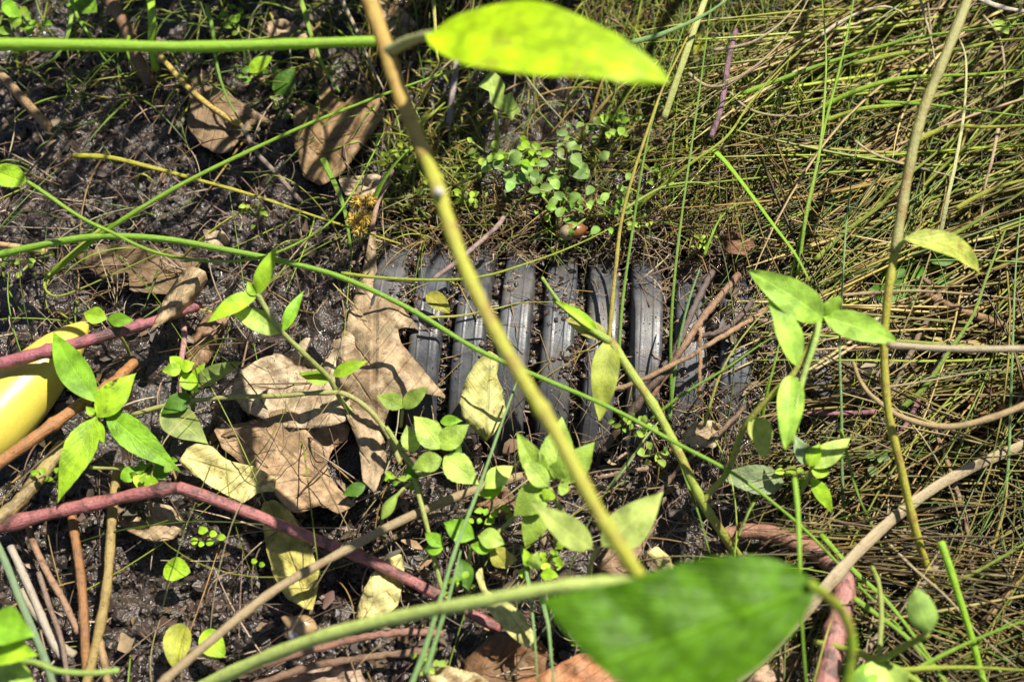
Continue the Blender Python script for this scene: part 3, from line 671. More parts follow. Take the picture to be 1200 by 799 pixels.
# ------------------------------------------------------------ twigs and thick stems
PK = (.33, .115, .11); PKB = (.30, .09, .11)
def twig(name, pts, d, mt, col, label, cat='stem', parts=(), **kw):
    """one stem thing; parts = extra tubes of the same stem"""
    return tube(name, pts, d, MAT[mt], col, label=label, cat=cat, **kw)
twig('pink_stalk', [(-20,622,1.6),(60,601,1.9),(120,588,2.1),(170,577,2.5),(205,572,2.7),(228,577,2.7),(290,600,2.2),(360,628,1.8),(430,655,1.4),(500,690,1.1),(587,737,.6)], 15, 'pink', PK, 'long pink stem smeared with mud, bending over the wet ground', n=90, sides=12, nodes=(.05, .17, .35, .78), taper=(1.1, .85))
twig('pink_stalk', [(-20,432,3.2),(50,413,3.2),(110,397,3),(165,381,2.6),(200,370,2.2),(235,357,1.6)], 14, 'pink', PKB, 'short pink stem lying across the yellow fruit', n=60, sides=12, nodes=(.22, .6), taper=(1.2, .7))
twig('orange_stalk', [(-20,556,2.9),(50,506,2.9),(100,470,2.4),(130,450,1.8),(158,424,1.0)], 13.5, 'brown', (.33, .15, .05), 'orange brown stem slanting up from under the fruit to the mud', n=50, sides=12, nodes=(.3, .7), taper=(1.1, .9))
twig('olive_stalk', [(-20,622,2.0),(20,590,1.8),(45,560,1.5),(75,520,.8)], 17, 'brown', (.30, .23, .09), 'thick straw green stem leaning on the muddy bank beneath the fruit', n=40, sides=12)
twig('woody_stick', [(182,808,4.6),(205,786,4.6),(250,748,4.4),(290,715,4),(330,686,3.4),(400,647,2.4),(470,610,1.8),(540,580,1.4),(612,557,.9)], 11, 'straw', (.31, .235, .13), 'pale straight woody stem crossing over the pink stem end', n=70, sides=10, nodes=(.08,), taper=(1.05, 1))
twig('olive_twig', [(140,545,.6),(135,570,1.0),(131,610,1.3),(126,680,1.4),(116,740,1.2),(98,815,.9)], 11.5, 'brown', (.29, .21, .065), 'upright olive yellow twig passing under the pink stem', sides=10, n=50, nodes=(.75,))
twig('olive_twig', [(116,748,1.1),(122,775,1.0),(128,815,.6)], 9, 'brown', (.33, .22, .10), 'short forked twig at the base of the olive one', sides=8)
twig('rusty_twig', [(82,588,.6),(88,630,.9),(92,655,1),(97,700,1.1),(100,760,1),(104,815,.6)], 11, 'brown', (.27, .125, .04), 'rusty upright twig beside the olive one', sides=8, n=40)
twig('rusty_twig', [(28,600,.6),(40,638,.9),(55,670,1.1),(75,705,1),(92,742,.7)], 8, 'brown', (.30, .18, .11), 'thin speckled brown twig leaning toward the rusty one', sides=8)
twig('grey_twig', [(45,670,1.4),(58,710,1.4),(72,750,1.3),(80,800,1)], 6, 'brown', (.22, .15, .11), 'thin dark twig over the white straw', sides=8)
twig('white_straw', [(12,640,1),(26,670,1),(42,706,1),(62,752,.9),(74,770,.7)], 9, 'straw', (.40, .35, .28), 'whitish dry stalk lying in the mud', sides=8, nodes=(.3, .6))
twig('white_straw', [(24,692,.8),(44,720,.8),(70,755,.8),(88,768,.6)], 11, 'straw', (.34, .29, .21), 'whitish dry stalk ringed with nodes lying in mud', sides=8, nodes=(.2, .35, .5, .65))
twig('grass_stalk', [(-6,632,2.6),(10,668,2.6),(24,704,2.5),(40,742,2.3),(54,776,2),(66,815,1.6)], 9, 'blade', (.22, .32, .17), 'bluish green grass stalk rising out of the mud corner', flat=.7, n=30)
twig('reddish_root', [(845,628,.6),(880,622,.9),(920,630,1.3),(955,646,1.7),(984,668,2.1)], 24, 'brown', (.27, .13, .085), 'peeling red brown root section coming out of the dry grass', sides=12, n=40, taper=(.7, 1.05))
twig('reddish_root', [(980,660,2.2),(990,682,2.5),(986,712,2.8),(976,755,3.1),(966,815,3.5)], 26, 'pink', (.33, .145, .125), 'smooth dusky pink root bending down beside the straw blade', sides=12, n=46, nodes=(.68,), taper=(.9, 1.15))
twig('wide_straw', [(835,815,2.8),(890,772,3),(935,725,3.2),(975,680,3.5),(1012,640,3.3),(1060,597,2.8),(1120,557,2.3),(1220,512,1.6)], 18, 'straw', (.42, .34, .21), 'wide flat pale straw blade slanting over the dry grass', sides=10, flat=.25, n=50, taper=(1.2, .7), cat='grass blade')
twig('curved_straw', [(1000,424,4),(1008,446,4.2),(1024,466,4.4),(1060,490,4.6),(1110,500,4.9),(1160,490,5.3),(1220,467,5.8)], 8, 'straw', (.40, .29, .14), 'tan straw bent in a wide arc above the dry grass', n=46, taper=(.5, 1.2))
twig('straight_straw', [(1040,404,9.2),(1100,408,9.2),(1160,409,9.2),(1220,408,9.2)], 8, 'straw', (.42, .35, .23), 'straight pale straw held level above the dry grass')
twig('grey_twig', [(533,48,1.4),(534,80,1.5),(530,110,1.4),(525,155,.5)], 8, 'brown', (.27, .22, .23), 'dark grey cracked twig standing under the bright yellow leaf', sides=8, n=30)
twig('brown_stalk', [(110,-20,1.8),(128,0,1.8),(150,38,1.8),(160,68,1.4),(178,100,.6)], 15, 'brown', (.20, .11, .05), 'broad brown stalk running down to the grey mud', sides=10)
twig('tan_stalk', [(-15,76,3),(5,92,2.8),(28,118,2),(52,144,1),(66,162,.3)], 11, 'brown', (.33, .21, .10), 'tan stalk stuck into the grey mud', sides=10)
twig('tan_stalk', [(-10,285,2),(25,290,1.8),(55,295,1.2)], 7, 'brown', (.46, .29, .14), 'short orange tan stalk near the loop of grass')
twig('yellow_stalk', [(180,58,2.4),(198,78,2.2),(215,98,2),(240,120,1.8),(264,137,1.4),(284,148,1.1)], 7, 'brown', (.44, .32, .06), 'thin yellow stalk ending on the dull oak leaf')
twig('dead_stalk', [(284,148,1.3),(300,178,1.2),(325,205,1.0),(352,236,.6)], 6, 'brown', (.20, .15, .12), 'grey brown stalk lying over dark mud beyond the yellow stalk')
twig('dead_stalk', [(436,268,3.2),(442,240,3.2),(452,215,3.1),(460,200,3)], 6, 'brown', (.30, .19, .14), 'pinkish brown stalk beside the spiky seed balls')
twig('dead_stalk', [(508,327,2.4),(540,303,2.6),(580,268,2.6),(590,255,2.4)], 6, 'brown', (.29, .20, .18), 'pinkish twig lying across the pipe ribs')
twig('pink_twig', [(213,360,1),(216,395,1.1),(212,430,1),(214,480,.4)], 7, 'pink', (.36, .19, .17), 'thin dusty pink twig below the rolled leaf')
# woody stalks over the buried right part of the pipe
for pts, d, cl, lb in [
 ([(866,322,2.3),(840,352,2.6),(815,385,2.8),(792,420,2.6),(760,470,1.8)], 11, (.30, .17, .10), 'brown woody stalk with a broken end over the buried pipe'),
 ([(900,360,2.6),(868,382,2.8),(830,404,2.9),(780,432,2.8),(735,452,2.4),(705,458,2)], 8, (.40, .25, .14), 'long straight tan stalk crossing the buried pipe'),
 ([(882,352,2.4),(866,372,2.4),(845,388,2.5),(820,394,2.5),(795,406,2.2)], 8, (.14, .095, .08), 'dark crooked twig among stalks over the buried pipe'),
 ([(835,318,2),(818,350,2.2),(805,380,2.2),(785,420,2),(752,452,1.6)], 10, (.13, .095, .085), 'dark grey stalk tucked under the broken brown one'),
 ([(790,425,2.4),(765,450,2.4),(735,490,1.8),(705,530,1.2)], 12, (.10, .065, .05), 'dark wet stalk running down off the pipe'),
 ([(820,374,2.8),(821,410,2.9),(820,440,2.8),(819,468,2.2)], 6, (.42, .24, .10), 'short upright orange stick by the buried pipe'),
 ([(880,470,1.6),(850,500,1.5),(800,545,1.2),(770,580,.8)], 7, (.22, .14, .09), 'brown stick on the mud below the buried pipe'),
 ([(1085,345,1.6),(1110,358,1.7),(1150,372,1.6),(1215,396,1.2)], 13, (.30, .17, .07), 'thick orange brown stalk lying in the dry tussock'),
 ([(1080,325,2),(1100,345,1.8),(1078,390,1.6),(1040,470,1.2)], 8, (.26, .17, .11), 'dull brown stalk leaning behind the yellow stem'),
 ([(1085,470,1.4),(1095,500,1.4),(1116,560,1.4),(1135,630,1.3),(1140,720,.8)], 7, (.31, .21, .11), 'upright dry stalk under the wide straw blade'),
 ([(1110,645,1.6),(1085,680,1.7),(1050,720,1.7),(1000,780,1.2)], 9, (.34, .26, .16), 'grey tan stalk slanting past the cupped leaf'),
 ([(1210,660,2.4),(1185,690,2.2),(1160,720,2),(1145,735,1.6)], 8, (.34, .21, .08), 'ginger stalk at the grassy corner'),
 ([(240,800,.9),(320,775,1.1),(400,752,1.2),(470,741,1.2),(520,742,1)], 12, (.33, .16, .11), 'peeling reddish twig beneath the big pale green stem'),
 ([(270,815,.7),(350,785,.9),(430,770,1),(505,762,.7)], 12, (.24, .14, .08), 'split brown twig beneath the peeling reddish one'),
 ([(480,608,.7),(530,600,.8),(580,595,.8),(640,590,.6)], 6, (.23, .16, .10), 'brown stick on mud behind the leafy sprig'),
 ([(700,560,1.2),(735,552,1.3),(765,548,1.2)], 7, (.32, .22, .15), 'pale brown stick end between the sprigs'),
]: twig('dry_stalk', pts, d*.78, 'brown', tuple(c*.8 for c in cl), lb, group='dry stalks lying on the ground', n=36, sides=8, wob=.35)
for pts, d, cl, lb in [
 ([(1015,560,1),(1060,500,1.2),(1085,450,1.3),(1110,410,1.2)], 6, (.24, .10, .12), 'thin purple stalk low in the dry grass'),
 ([(925,482,1.2),(960,484,1.3),(1000,484,1.3),(1030,482,1)], 6, (.30, .13, .15), 'level purple pink stalk behind the bright sprig'),
 ([(833,162,3),(845,125,3.2),(853,75,3.3),(862,35,3.2)], 7, (.20, .10, .14), 'upright mauve stalk rising in the green grass'),
]: twig('purple_stalk', pts, d, 'pink', cl, lb, n=30)

# ------------------------------------------------------------ grass blades told apart
B1 = (.21, .36, .04); B2 = (.16, .28, .05); B3 = (.30, .36, .06); BW = (.50, .50, .32); BB = (.20, .33, .17); BS = (.42, .34, .20)
GB = [
 ('long thick green grass stem crossing over the pipe ribs', [(-20,303,3),(60,285,3.6),(120,277,4),(190,280,4.3),(250,290,4.6),(330,306,4.8),(400,325,5),(480,362,5),(560,410,5),(640,445,4.8),(720,480,4.6),(800,523,4.3),(860,555,4),(910,592,3.6),(955,632,3),(1010,690,2.4),(1060,742,1.8),(1110,815,1.2)], 8.5, (.20, .36, .05), 1),
 ('straight green blade rising over the mud to the bright leaf', [(55,325,1.5),(90,296,3),(125,270,4.2),(180,235,5),(240,202,5.4),(340,155,5.8),(400,130,6),(480,100,6),(560,75,6),(615,68,5.8)], 7, B1, .8),
 ('thin green blade that loops along the long green stem', [(-15,196,6),(27,210,5.8),(90,252,5.4),(130,272,5.2),(180,295,5),(240,306,5),(300,303,5),(345,287,5),(385,262,5),(412,228,4.6),(435,185,4),(450,155,3.4)], 5, B1, .8),
 ('narrow yellow blade pointing at the pipe', [(85,182,2.2),(130,185,2.4),(180,197,2.6),(240,213,2.8),(300,230,3),(350,247,3),(420,270,2.9),(470,286,2.8)], 6, (.42, .40, .06), .4),
 ('level thick green stalk hanging above the mud and oak leaves', [(-20,52,14),(100,53,14),(220,55,14),(330,52,14),(448,48,14)], 14, (.24, .42, .04), 1),
 ('hair thin grass loop beside the shaded tan leaf', [(118,268,2.4),(80,300,2),(55,325,1.8),(54,340,1.8),(68,347,1.8),(95,338,2),(140,318,2),(200,290,2.2)], 4, B3, .8),
 ('dark green blade lying behind the yellow narrow one', [(378,186,2),(392,215,2.4),(402,240,2.4),(408,270,2),(412,300,1.5)], 8, B2, .25),
 ('fine yellow green stalk arched over the pipe ribs', [(400,320,3),(440,325,3.2),(500,328,3.4),(560,325,3.5),(620,308,3.4),(680,285,3),(745,252,2)], 4.5, B3, 1),
 ('thin tendril running from the pipe to the weed tip', [(500,372,2.2),(540,370,2.4),(580,362,2.6),(610,355,2.8),(648,354,3.5)], 3.5, (.42, .42, .15), 1),
 ('pale grey dead blade slanting under the bright leaf', [(604,72,5.6),(620,95,4.5),(640,120,3),(664,146,1)], 4, (.45, .46, .38), .4),
 ('upright thin green stalk by the buried pipe', [(787,480,1.4),(786,400,3),(790,330,4),(800,245,4.6),(812,160,5),(822,90,5),(834,0,5),(838,-20,5)], 4.5, B2, 1),
 ('green stalk leaning beside the thin upright stalk', [(784,492,1),(790,440,2),(797,395,3),(808,350,3.8),(820,315,4.2)], 6, BB, 1),
 ('orange and green stalk bent up past the bright leaf', [(712,420,.9),(716,370,1.8),(722,310,2.6),(728,260,3.2),(742,205,4),(760,150,4.6),(778,100,5),(800,55,5.2),(832,-15,5.4)], 6, (.38, .32, .05), 1),
 ('dark green companion of the orange and green stalk', [(725,420,1.2),(730,350,2),(742,265,3),(752,200,4),(765,140,4.4),(785,80,4.8),(812,0,5)], 4.5, B2, 1),
 ('pale flat grass leaf standing at the top of tussock', [(778,140,3),(793,95,4),(812,40,5),(830,-10,5.5)], 9, (.42, .45, .22), .25),
 ('long green stalk leaning over the mauve stalk', [(740,50,6),(770,42,6),(805,28,6),(835,12,6),(865,-10,6)], 7, BB, .6),
 ('upright green blade crossing the sprig of bright leaves', [(990,620,1),(987,560,2),(986,480,3.4),(984,400,4.4),(988,320,5),(994,240,5.2),(1006,160,5.2)], 5, BB, .8),
 ('bright green upright blade in the dense tussock', [(935,322,2.4),(945,250,4),(960,180,5),(966,120,5.4),(968,60,5.6),(962,-15,5.6)], 5.5, (.27, .40, .08), .6),
 ('second bright green blade crossing the first in tussock', [(925,330,2),(948,240,4),(966,150,5),(984,80,5.5),(998,15,5.8),(1002,-15,5.8)], 5.5, B1, .6),
 ('bright green flat blade pointing down at the sprig', [(836,176,3.6),(852,192,4),(880,228,4.8),(905,262,5.4),(932,298,5.8),(948,328,6)], 8, (.24, .42, .05), .3),
 ('thin upright bluish blade along the edge of the dry grass', [(1164,640,1),(1180,560,2),(1184,480,3),(1187,400,3.8),(1190,320,4),(1196,250,4)], 5, BB, .8),
 ('green stalk slanting behind the straight level straw', [(1055,480,1.4),(1085,452,2),(1112,412,2.6),(1140,370,3),(1158,320,3.4),(1178,270,3.6)], 8, (.18, .27, .06), .6),
 ('whitish green flat blade hanging in the brown tussock', [(1102,275,3),(1110,235,4),(1120,190,4.6),(1130,130,5),(1132,70,5),(1122,40,5)], 7, (.50, .53, .33), .3),
 ('bright green cut stalk standing in grassy corner', [(1102,634,4.6),(1112,662,4.4),(1124,700,4),(1138,745,3.4),(1150,790,2.8),(1158,820,2.4)], 9, (.27, .46, .05), 1),
 ('green blade running behind the cut stalk', [(962,626,2.2),(1000,668,2.8),(1040,705,3.2),(1075,750,3.4),(1110,800,3.4),(1125,820,3.2)], 7, B1, .6),
 ('green blade starting at the dusky pink root', [(1000,700,3.4),(1025,718,3.5),(1055,740,3.6),(1085,770,3.6),(1120,815,3.5)], 7, B1, .6),
 ('green stalk lying level along the grassy corner', [(1055,785,3.8),(1100,782,3.8),(1150,782,3.8),(1215,786,3.6)], 8, B3, .7),
 ('long green stalk sweeping up through the grassy corner', [(1050,800,3.4),(1090,775,3.6),(1130,755,3.8),(1170,738,4),(1215,722,4)], 7, B1, .7),
 ('thin green blade hooked across the dry grass', [(1110,685,2),(1140,672,2.3),(1170,655,2.6),(1195,640,2.8),(1215,625,2.8)], 6, (.22, .30, .06), .6),
 ('thin bent yellow stalk in the dark grass', [(1162,645,1.2),(1170,620,1.5),(1178,590,1.8),(1181,550,2),(1182,500,2)], 4, (.38, .30, .07), 1),
 ('pale straight stalk crossing over the ginger stalks', [(1040,635,2),(1070,665,2.6),(1110,700,3),(1150,745,3),(1195,785,2.8)], 4.5, BS, .8),
 ('thin green blade falling from the sprig to dry grass', [(984,495,3),(992,530,3),(1004,575,2.6),(1020,612,2.2),(1045,665,1.6)], 5.5, B2, .7),
 ('upright bright stalk crossing the big leaf edge', [(931,560,7),(935,600,7.2),(937,650,7.4),(938,700,7),(941,750,6.4),(946,815,5.6)], 7, (.24, .42, .05), 1),
 ('thin dark green blade crossing the pale weed stem', [(785,500,1.4),(795,535,2),(805,565,2.4),(818,600,2.4),(832,648,2)], 5, B2, .6),
 ('whitish green blade pointing at the weed node', [(715,570,1.4),(735,545,2),(755,515,2.4),(775,490,2.6)], 5, (.38, .46, .3), .5),
 ('bluish green stalk leaning up to the pipe', [(478,812,4),(498,760,4.4),(515,705,4.8),(535,640,5),(560,575,4.8),(583,510,4.4),(606,446,3.6)], 8, BB, .9),
 ('bluish green stalk crossing its twin at a joint', [(498,790,3.8),(512,745,4.2),(526,700,4.6),(540,645,4.7)], 8, BB, .9),
 ('green blade descending through the folded yellow leaf', [(612,640,2.4),(620,690,3),(626,740,3.2),(630,800,3)], 6, BB, .7),
 ('green blade beside the folded yellow leaf tip', [(634,700,3.4),(642,730,3.6),(646,770,3.6),(650,815,3.4)], 6.5, BB, .7),
 ('short curled green blade over the grey mud bank', [(80,-10,4),(92,22,4),(108,46,3.6),(120,66,2.8),(129,76,2.4)], 5, B1, .4),
 ('broken green blade bent at a sharp elbow', [(84,10,4),(82,30,4),(76,50,3.8),(64,69,3.4),(48,77,2.8),(32,87,2.2)], 6, (.22, .35, .08), .3),
 ('bright flat green blade tip over the horizontal stalk', [(176,-5,3.2),(178,18,3.4),(178,44,3),(179,64,2.4),(183,83,1.6)], 10, (.28, .46, .05), .2),
 ('small curved grass tip beside brown broad stalk', [(151,42,2.4),(149,58,2.2),(153,74,1.8),(158,86,1.2)], 4.5, B1, .4),
 ('green blade hanging down beside the dull oak leaf', [(242,5,3.2),(250,40,3),(254,75,2.6),(264,110,2.2),(282,144,1.6)], 6, B2, .4),
 ('green blade descending over the long lobed leaf', [(348,-10,3),(356,12,3),(366,45,2.8),(380,80,2.4),(398,108,2)], 8, (.22, .33, .05), .5),
 ('straw coloured stem bent behind the orange weed stem', [(395,-10,3),(415,30,3),(430,65,2.8),(452,110,2.4)], 6, (.36, .30, .2), .8),
 ('thin pale stalk bent at a knee under the bright leaf', [(507,-12,4),(510,30,4),(512,62,3.6),(513,76,3.2),(503,92,2.6),(484,120,1.6)], 5, (.42, .40, .16), 1),
 ('thin tan straw crossing the grey twig', [(556,50,3),(535,66,3),(512,86,2.8),(495,104,2.4)], 3.5, BS, 1),
 ('green blade in the mossy hollow by the twig', [(488,148,2),(505,135,2.4),(522,120,2.6)], 6, B3, .4),
 ('green blade resting on the spiky seed balls', [(438,234,3.8),(448,214,4.2),(460,196,4.4),(474,180,4.2)], 7, B1, .25),
 ('long pale arched straw over the mauve stalk', [(807,86,4),(822,98,4.2),(838,102,4.4),(855,97,4.6),(885,78,5),(915,50,5.2),(935,22,5.2),(952,-10,5.2)], 5, BS, .7),
 ('pale arched straw above the longer one', [(836,59,5),(862,55,5.2),(885,48,5.4),(912,30,5.5),(938,2,5.5),(945,-10,5.5)], 4.5, BS, .7),
 ('whitish hooped straw tip at the tussock', [(962,42,4.4),(985,26,4.6),(1010,14,4.8),(1035,8,4.8),(1052,12,4.6),(1062,20,4.2)], 4.5, (.58, .52, .4), .6),
 ('thin pale straw dipping through the green blades', [(855,108,3),(872,124,3.4),(892,133,3.6),(920,136,3.6),(948,133,3.4),(975,118,3)], 4, BS, .6),
 ('pale straw falling past the tall yellowish stem', [(1076,-10,4.4),(1084,20,4.6),(1091,45,4.6),(1096,75,4.4),(1098,105,3.8)], 4.5, BS, .6),
 ('bent whitish straw beneath a tiny leaf', [(1152,18,4),(1168,38,4.4),(1175,60,4.4),(1177,85,4.2),(1175,112,3.8),(1160,130,3.2),(1140,152,2.4)], 5, BS, .6),
 ('pale dry stalk drooping over brown thatch', [(1002,165,3),(1020,178,3.2),(1050,190,3.2),(1090,200,3),(1125,210,2.6),(1142,218,2)], 4, BS, .6),
 ('tan stalk knotted in the brown thatch', [(1170,150,3.6),(1162,190,3.4),(1155,215,3),(1148,265,2.4),(1140,300,1.8)], 5, (.44, .33, .2), .8),
 ('dark green blade slanting under the yellow stem', [(955,305,2),(990,272,2.4),(1030,242,2.8),(1060,210,3.2),(1090,185,3.4),(1118,162,3.4)], 7, (.22, .28, .06), .4),
 ('level green blade near the top of tussock', [(870,110,3.6),(910,95,3.8),(960,77,4.2),(1015,60,4.6),(1070,45,5),(1130,36,5.2),(1215,26,5.2)], 6, B1, .6),
 ('broad bright level green blade in tussock', [(960,128,3),(1000,108,3.8),(1050,93,4.4),(1100,89,4.8),(1150,87,5),(1215,80,5)], 7, (.26, .40, .04), .6),
 ('yellow green level blade under the bright broad one', [(965,142,2.8),(1010,128,3.4),(1060,122,3.8),(1110,110,4.2),(1160,98,4.5),(1215,88,4.6)], 6, (.30, .38, .05), .6),
 ('green blade sagging across the tussock', [(1030,120,3.6),(1080,122,4),(1130,128,4.2),(1215,138,4.2)], 5, B1, .6),
 ('thick yellow green stalk emerging from the tussock', [(1075,165,3.4),(1095,155,3.6),(1120,148,3.8),(1160,149,4),(1215,146,4)], 8, (.30, .32, .05), .7),
 ('green blade slanting up under the tiny leaf', [(1000,75,3.6),(1060,62,4),(1120,58,4.4),(1170,48,4.6),(1215,44,4.6)], 6, B3, .5),
 ('thin green blade over the brown tussock edge', [(1100,285,3),(1140,262,3.3),(1175,240,3.5),(1215,215,3.6)], 6, (.22, .30, .06), .5),
 ('yellow green bundle blade at the tussock edge', [(1120,245,2.8),(1150,228,3.2),(1180,216,3.4),(1215,208,3.4)], 7, (.34, .36, .06), .5),
 ('wide pale straw lying along the top of tussock', [(1142,-5,6),(1165,6,6),(1190,12,6),(1220,15,6)], 8, (.58, .52, .42), .4),
 ('thin straw lying level across the dry grass', [(955,470,1.8),(1000,458,2),(1050,452,2.2),(1100,444,2.4),(1150,435,2.4),(1215,432,2.2)], 4, BS, .8),
 ('long thin straw above the orange brown stalk', [(985,346,2.2),(1040,342,2.4),(1080,341,2.6),(1130,344,2.6),(1170,348,2.5),(1215,354,2.3)], 4.5, (.40, .30, .17), .8),
 ('fine green blade across the buried pipe', [(762,492,2.4),(800,462,3),(850,432,3.4),(885,408,3.4),(905,395,3)], 4.5, B2, .8),
 ('yellowish blade leaning over the cream dead leaf', [(825,500,2),(835,465,2.8),(848,430,3.3),(870,395,3.6),(893,368,3.4)], 4.5, (.36, .36, .12), .7),
 ('bright stalk under the eaten leaf', [(893,490,2),(900,455,3),(908,425,3.6),(915,395,4)], 5.5, B1, .8),
 ('fine green stalk with a flower cluster above the pipe', [(825,300,3),(834,276,3.4),(845,255,3.4),(864,238,3)], 4, B1, 1),
 ('thin green blade arcing over the brown litter', [(725,250,2.4),(760,228,2.8),(785,217,3),(820,214,3),(850,222,2.6)], 4, (.36, .42, .15), .7),
 ('green blade slanting up over ground cover', [(745,245,2),(780,215,3),(812,190,3.8),(852,160,4.2),(880,120,4.4),(920,75,4.6),(960,40,4.8)], 5, B3, .6),
]
for lb, pts, d, cl, fl in GB:
    pale = cl in (BS, BW) or cl[0] > cl[1]*1.05
    if not pale: cl = tuple(min(.6, c*k) for c, k in zip(cl, (1.3, 1.3, .9)))
    nm = 'straw' if pale else ('grass_stalk' if fl >= .8 else 'grass_spear')
    twig(nm, pts, d, 'straw' if pale else 'blade', cl, lb, cat='grass blade', group='single grass stalks over the mud and tussock', flat=fl, n=max(14, 6*len(pts)), sides=6 if d < 7 else 8, taper=(1, .3) if d < 9 else (1, .85))

# ------------------------------------------------------------ leafy plants
def plant(name, root, label, cat='plant', group=None):
    return thing(name, P(*root), label, cat, group)
def stem(pl, pts, d, col, mt='stem', name='stem', **kw): return tube(name, pts, d, MAT[mt], col, pl, **kw)
def leaves(pl, rows, mt='green', col=G_BRIGHT, **kw):
    for r in rows:
        r = (r[0], r[1], r[2]*.86)+tuple(r[3:])
        k = dict(kw); m_, c_ = mt, col
        if len(r) > 3:
            e = dict(r[3]); m_ = e.pop('m', mt); c_ = e.pop('c', col); k.update(e)
        if m_ == 'veiny': k.setdefault('teeth', 8)
        leaf('leaf', r[0], r[1], r[2], MAT[m_], c_, k.pop('on', pl), **k)
# tall weed held close above everything
w = plant('tall_weed', (140, 850, 0), 'tall weed with thick yellow green stem, bright leaf and dark leaf, arching above everything')
st_ = stem(w, [(750,676,15.2),(720,630,15.6),(700,598,15.8),(650,505,16.2),(610,440,16.5),(575,378,16.8),(540,302,17),(513,222,17.2),(496,175,17.2)], 17.5, (.42, .43, .045), 'weed', n=70, sides=14, nodes=(.86, .42))
stem(w, [(500,186,17.2),(480,140,17.2),(462,90,17.2),(450,50,17.2),(424,-25,17.2)], 19, (.48, .33, .08), 'weed', n=40, sides=14, nodes=(.6,))
stem(w, [(752,678,15.2),(700,683,14.6),(650,688,14),(560,705,12.5),(470,722,10.5),(380,745,8.4),(300,775,6),(230,808,3.5),(150,850,.3)], 16, (.60, .74, .20), 'stem', n=70, sides=14)
stem(w, [(452,62,17.2),(475,50,18),(500,42,19),(522,40,19.6)], 15, (.48, .50, .22), 'weed', 'petiole', sides=10, taper=(1, .6))
leaf('leaf', (506,38,19.5), (777,106,20.5), 104, MAT['soft'], (.33, .53, .006), w, bend=.08, fold=.08, shape=.80, q=.65, wave=.03, nu=26, nv=12, lean=.6, roll=16)
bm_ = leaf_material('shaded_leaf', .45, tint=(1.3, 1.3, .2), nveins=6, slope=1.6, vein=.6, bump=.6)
lf_ = traced('leaf', [(634,702),(682,690),(730,682),(776,665),(830,652),(890,650),(934,664),(960,686),(944,722),(920,752),(892,780),(855,806),(815,818),(770,816),(732,803),(702,782),(676,756),(652,727)], ((956,686),(668,790)), 15.8, bm_, (.085, .22, .006), None, None, bow=.9, rough=.07, parent=w, thick=0, step=8, tilt=(.2, -.6), fn=lambda x, y: .10*math.sin((x-y*.9)*.055))  # leaf green darkened to carry part of its shade
stem(lf_, [(950,684,15.9),(968,698,15),(986,715,14.2),(998,748,13.6),(994,790,12.8),(985,830,12)], 12, (.30, .44, .03), 'weed', 'petiole', sides=10)
blob('leaf_scar', (509,222,17.6), (519,228,17.6), [2,5,6,5,2], plain('leaf_scar', (.55, .5, .45), .5), None, None, None, parent=st_)
# two pale leaves below the stem end
w2 = plant('pale_sprig', (690, 690, 0), 'pale sprig of two long soft leaves under the yellow green stem')
stem(w2, [(690,690,.3),(692,662,3),(700,642,5.5)], 6, (.40, .42, .12)); leaves(w2, [((694,642,6),(620,590,8),42),((706,640,6),(778,577,7),58)], 'green', (.36, .46, .13), bend=.05)
# yellowish single stem with its one leaf
w = plant('yellow_stemmed_plant', (1104, 735, 0), 'tall yellow stemmed plant with one drooping yellowing leaf above the tussock')
stem(w, [(1104,735,.2),(1092,682,1.5),(1073,622,3),(1055,545,4.4),(1041,482,5.4),(1036,410,6.4),(1040,350,7.4),(1049,292,8.2)], 9.5, (.44, .42, .06), 'weed', n=60, sides=10, nodes=(.32, .92))
stem(w, [(1049,296,8.2),(1060,225,9),(1072,165,9.8),(1086,118,10.3),(1110,60,11),(1144,-25,11.6)], 12, (.36, .35, .13), 'weed', n=50, sides=10)
lf_ = leaf('leaf', (1061,279,9), (1148,318,7.6), 36, MAT['yellow'], (.40, .47, .10), w, bend=.13, fold=.3, shape=.85, q=.6, roll=20)
stem(lf_, [(1050,298,8.2),(1056,286,8.6),(1066,280,9)], 6, G_PALE, 'weed', 'petiole')
# weed crossing the pipe
w = plant('pale_green_weed', (868, 655, 0), 'pale green weed lying over the pipe with a bright raised sprig of leaves')
stem(w, [(868,655,.3),(845,622,1.6),(822,586,2.6),(800,540,3.4),(770,482,4),(742,440,4.3),(716,400,4.6)], 11, (.36, .44, .07), 'weed', n=50, sides=10, nodes=(.36, .7))
stem(w, [(718,402,4.6),(690,384,4.9),(668,366,5.1),(648,350,5.2)], 10, (.30, .42, .06), 'weed', taper=(1, .6), sides=10)
br_ = stem(w, [(824,588,2.6),(836,572,3),(846,562,3.4),(856,545,4),(866,515,5),(878,492,5.8),(905,462,6.6),(928,440,7),(945,412,7.4),(960,384,7.8)], 7.5, (.37, .40, .07), 'weed', n=50)
stem(w, [(928,520,6.6),(932,480,7.2),(942,440,7.4),(955,400,7.8),(960,378,7.9)], 7, G_PALE, n=24)
stem(w, [(658,358,5.1),(645,340,5.6),(635,325,6)], 4, G_PALE, n=10)
GC = (.32, .55, .08)
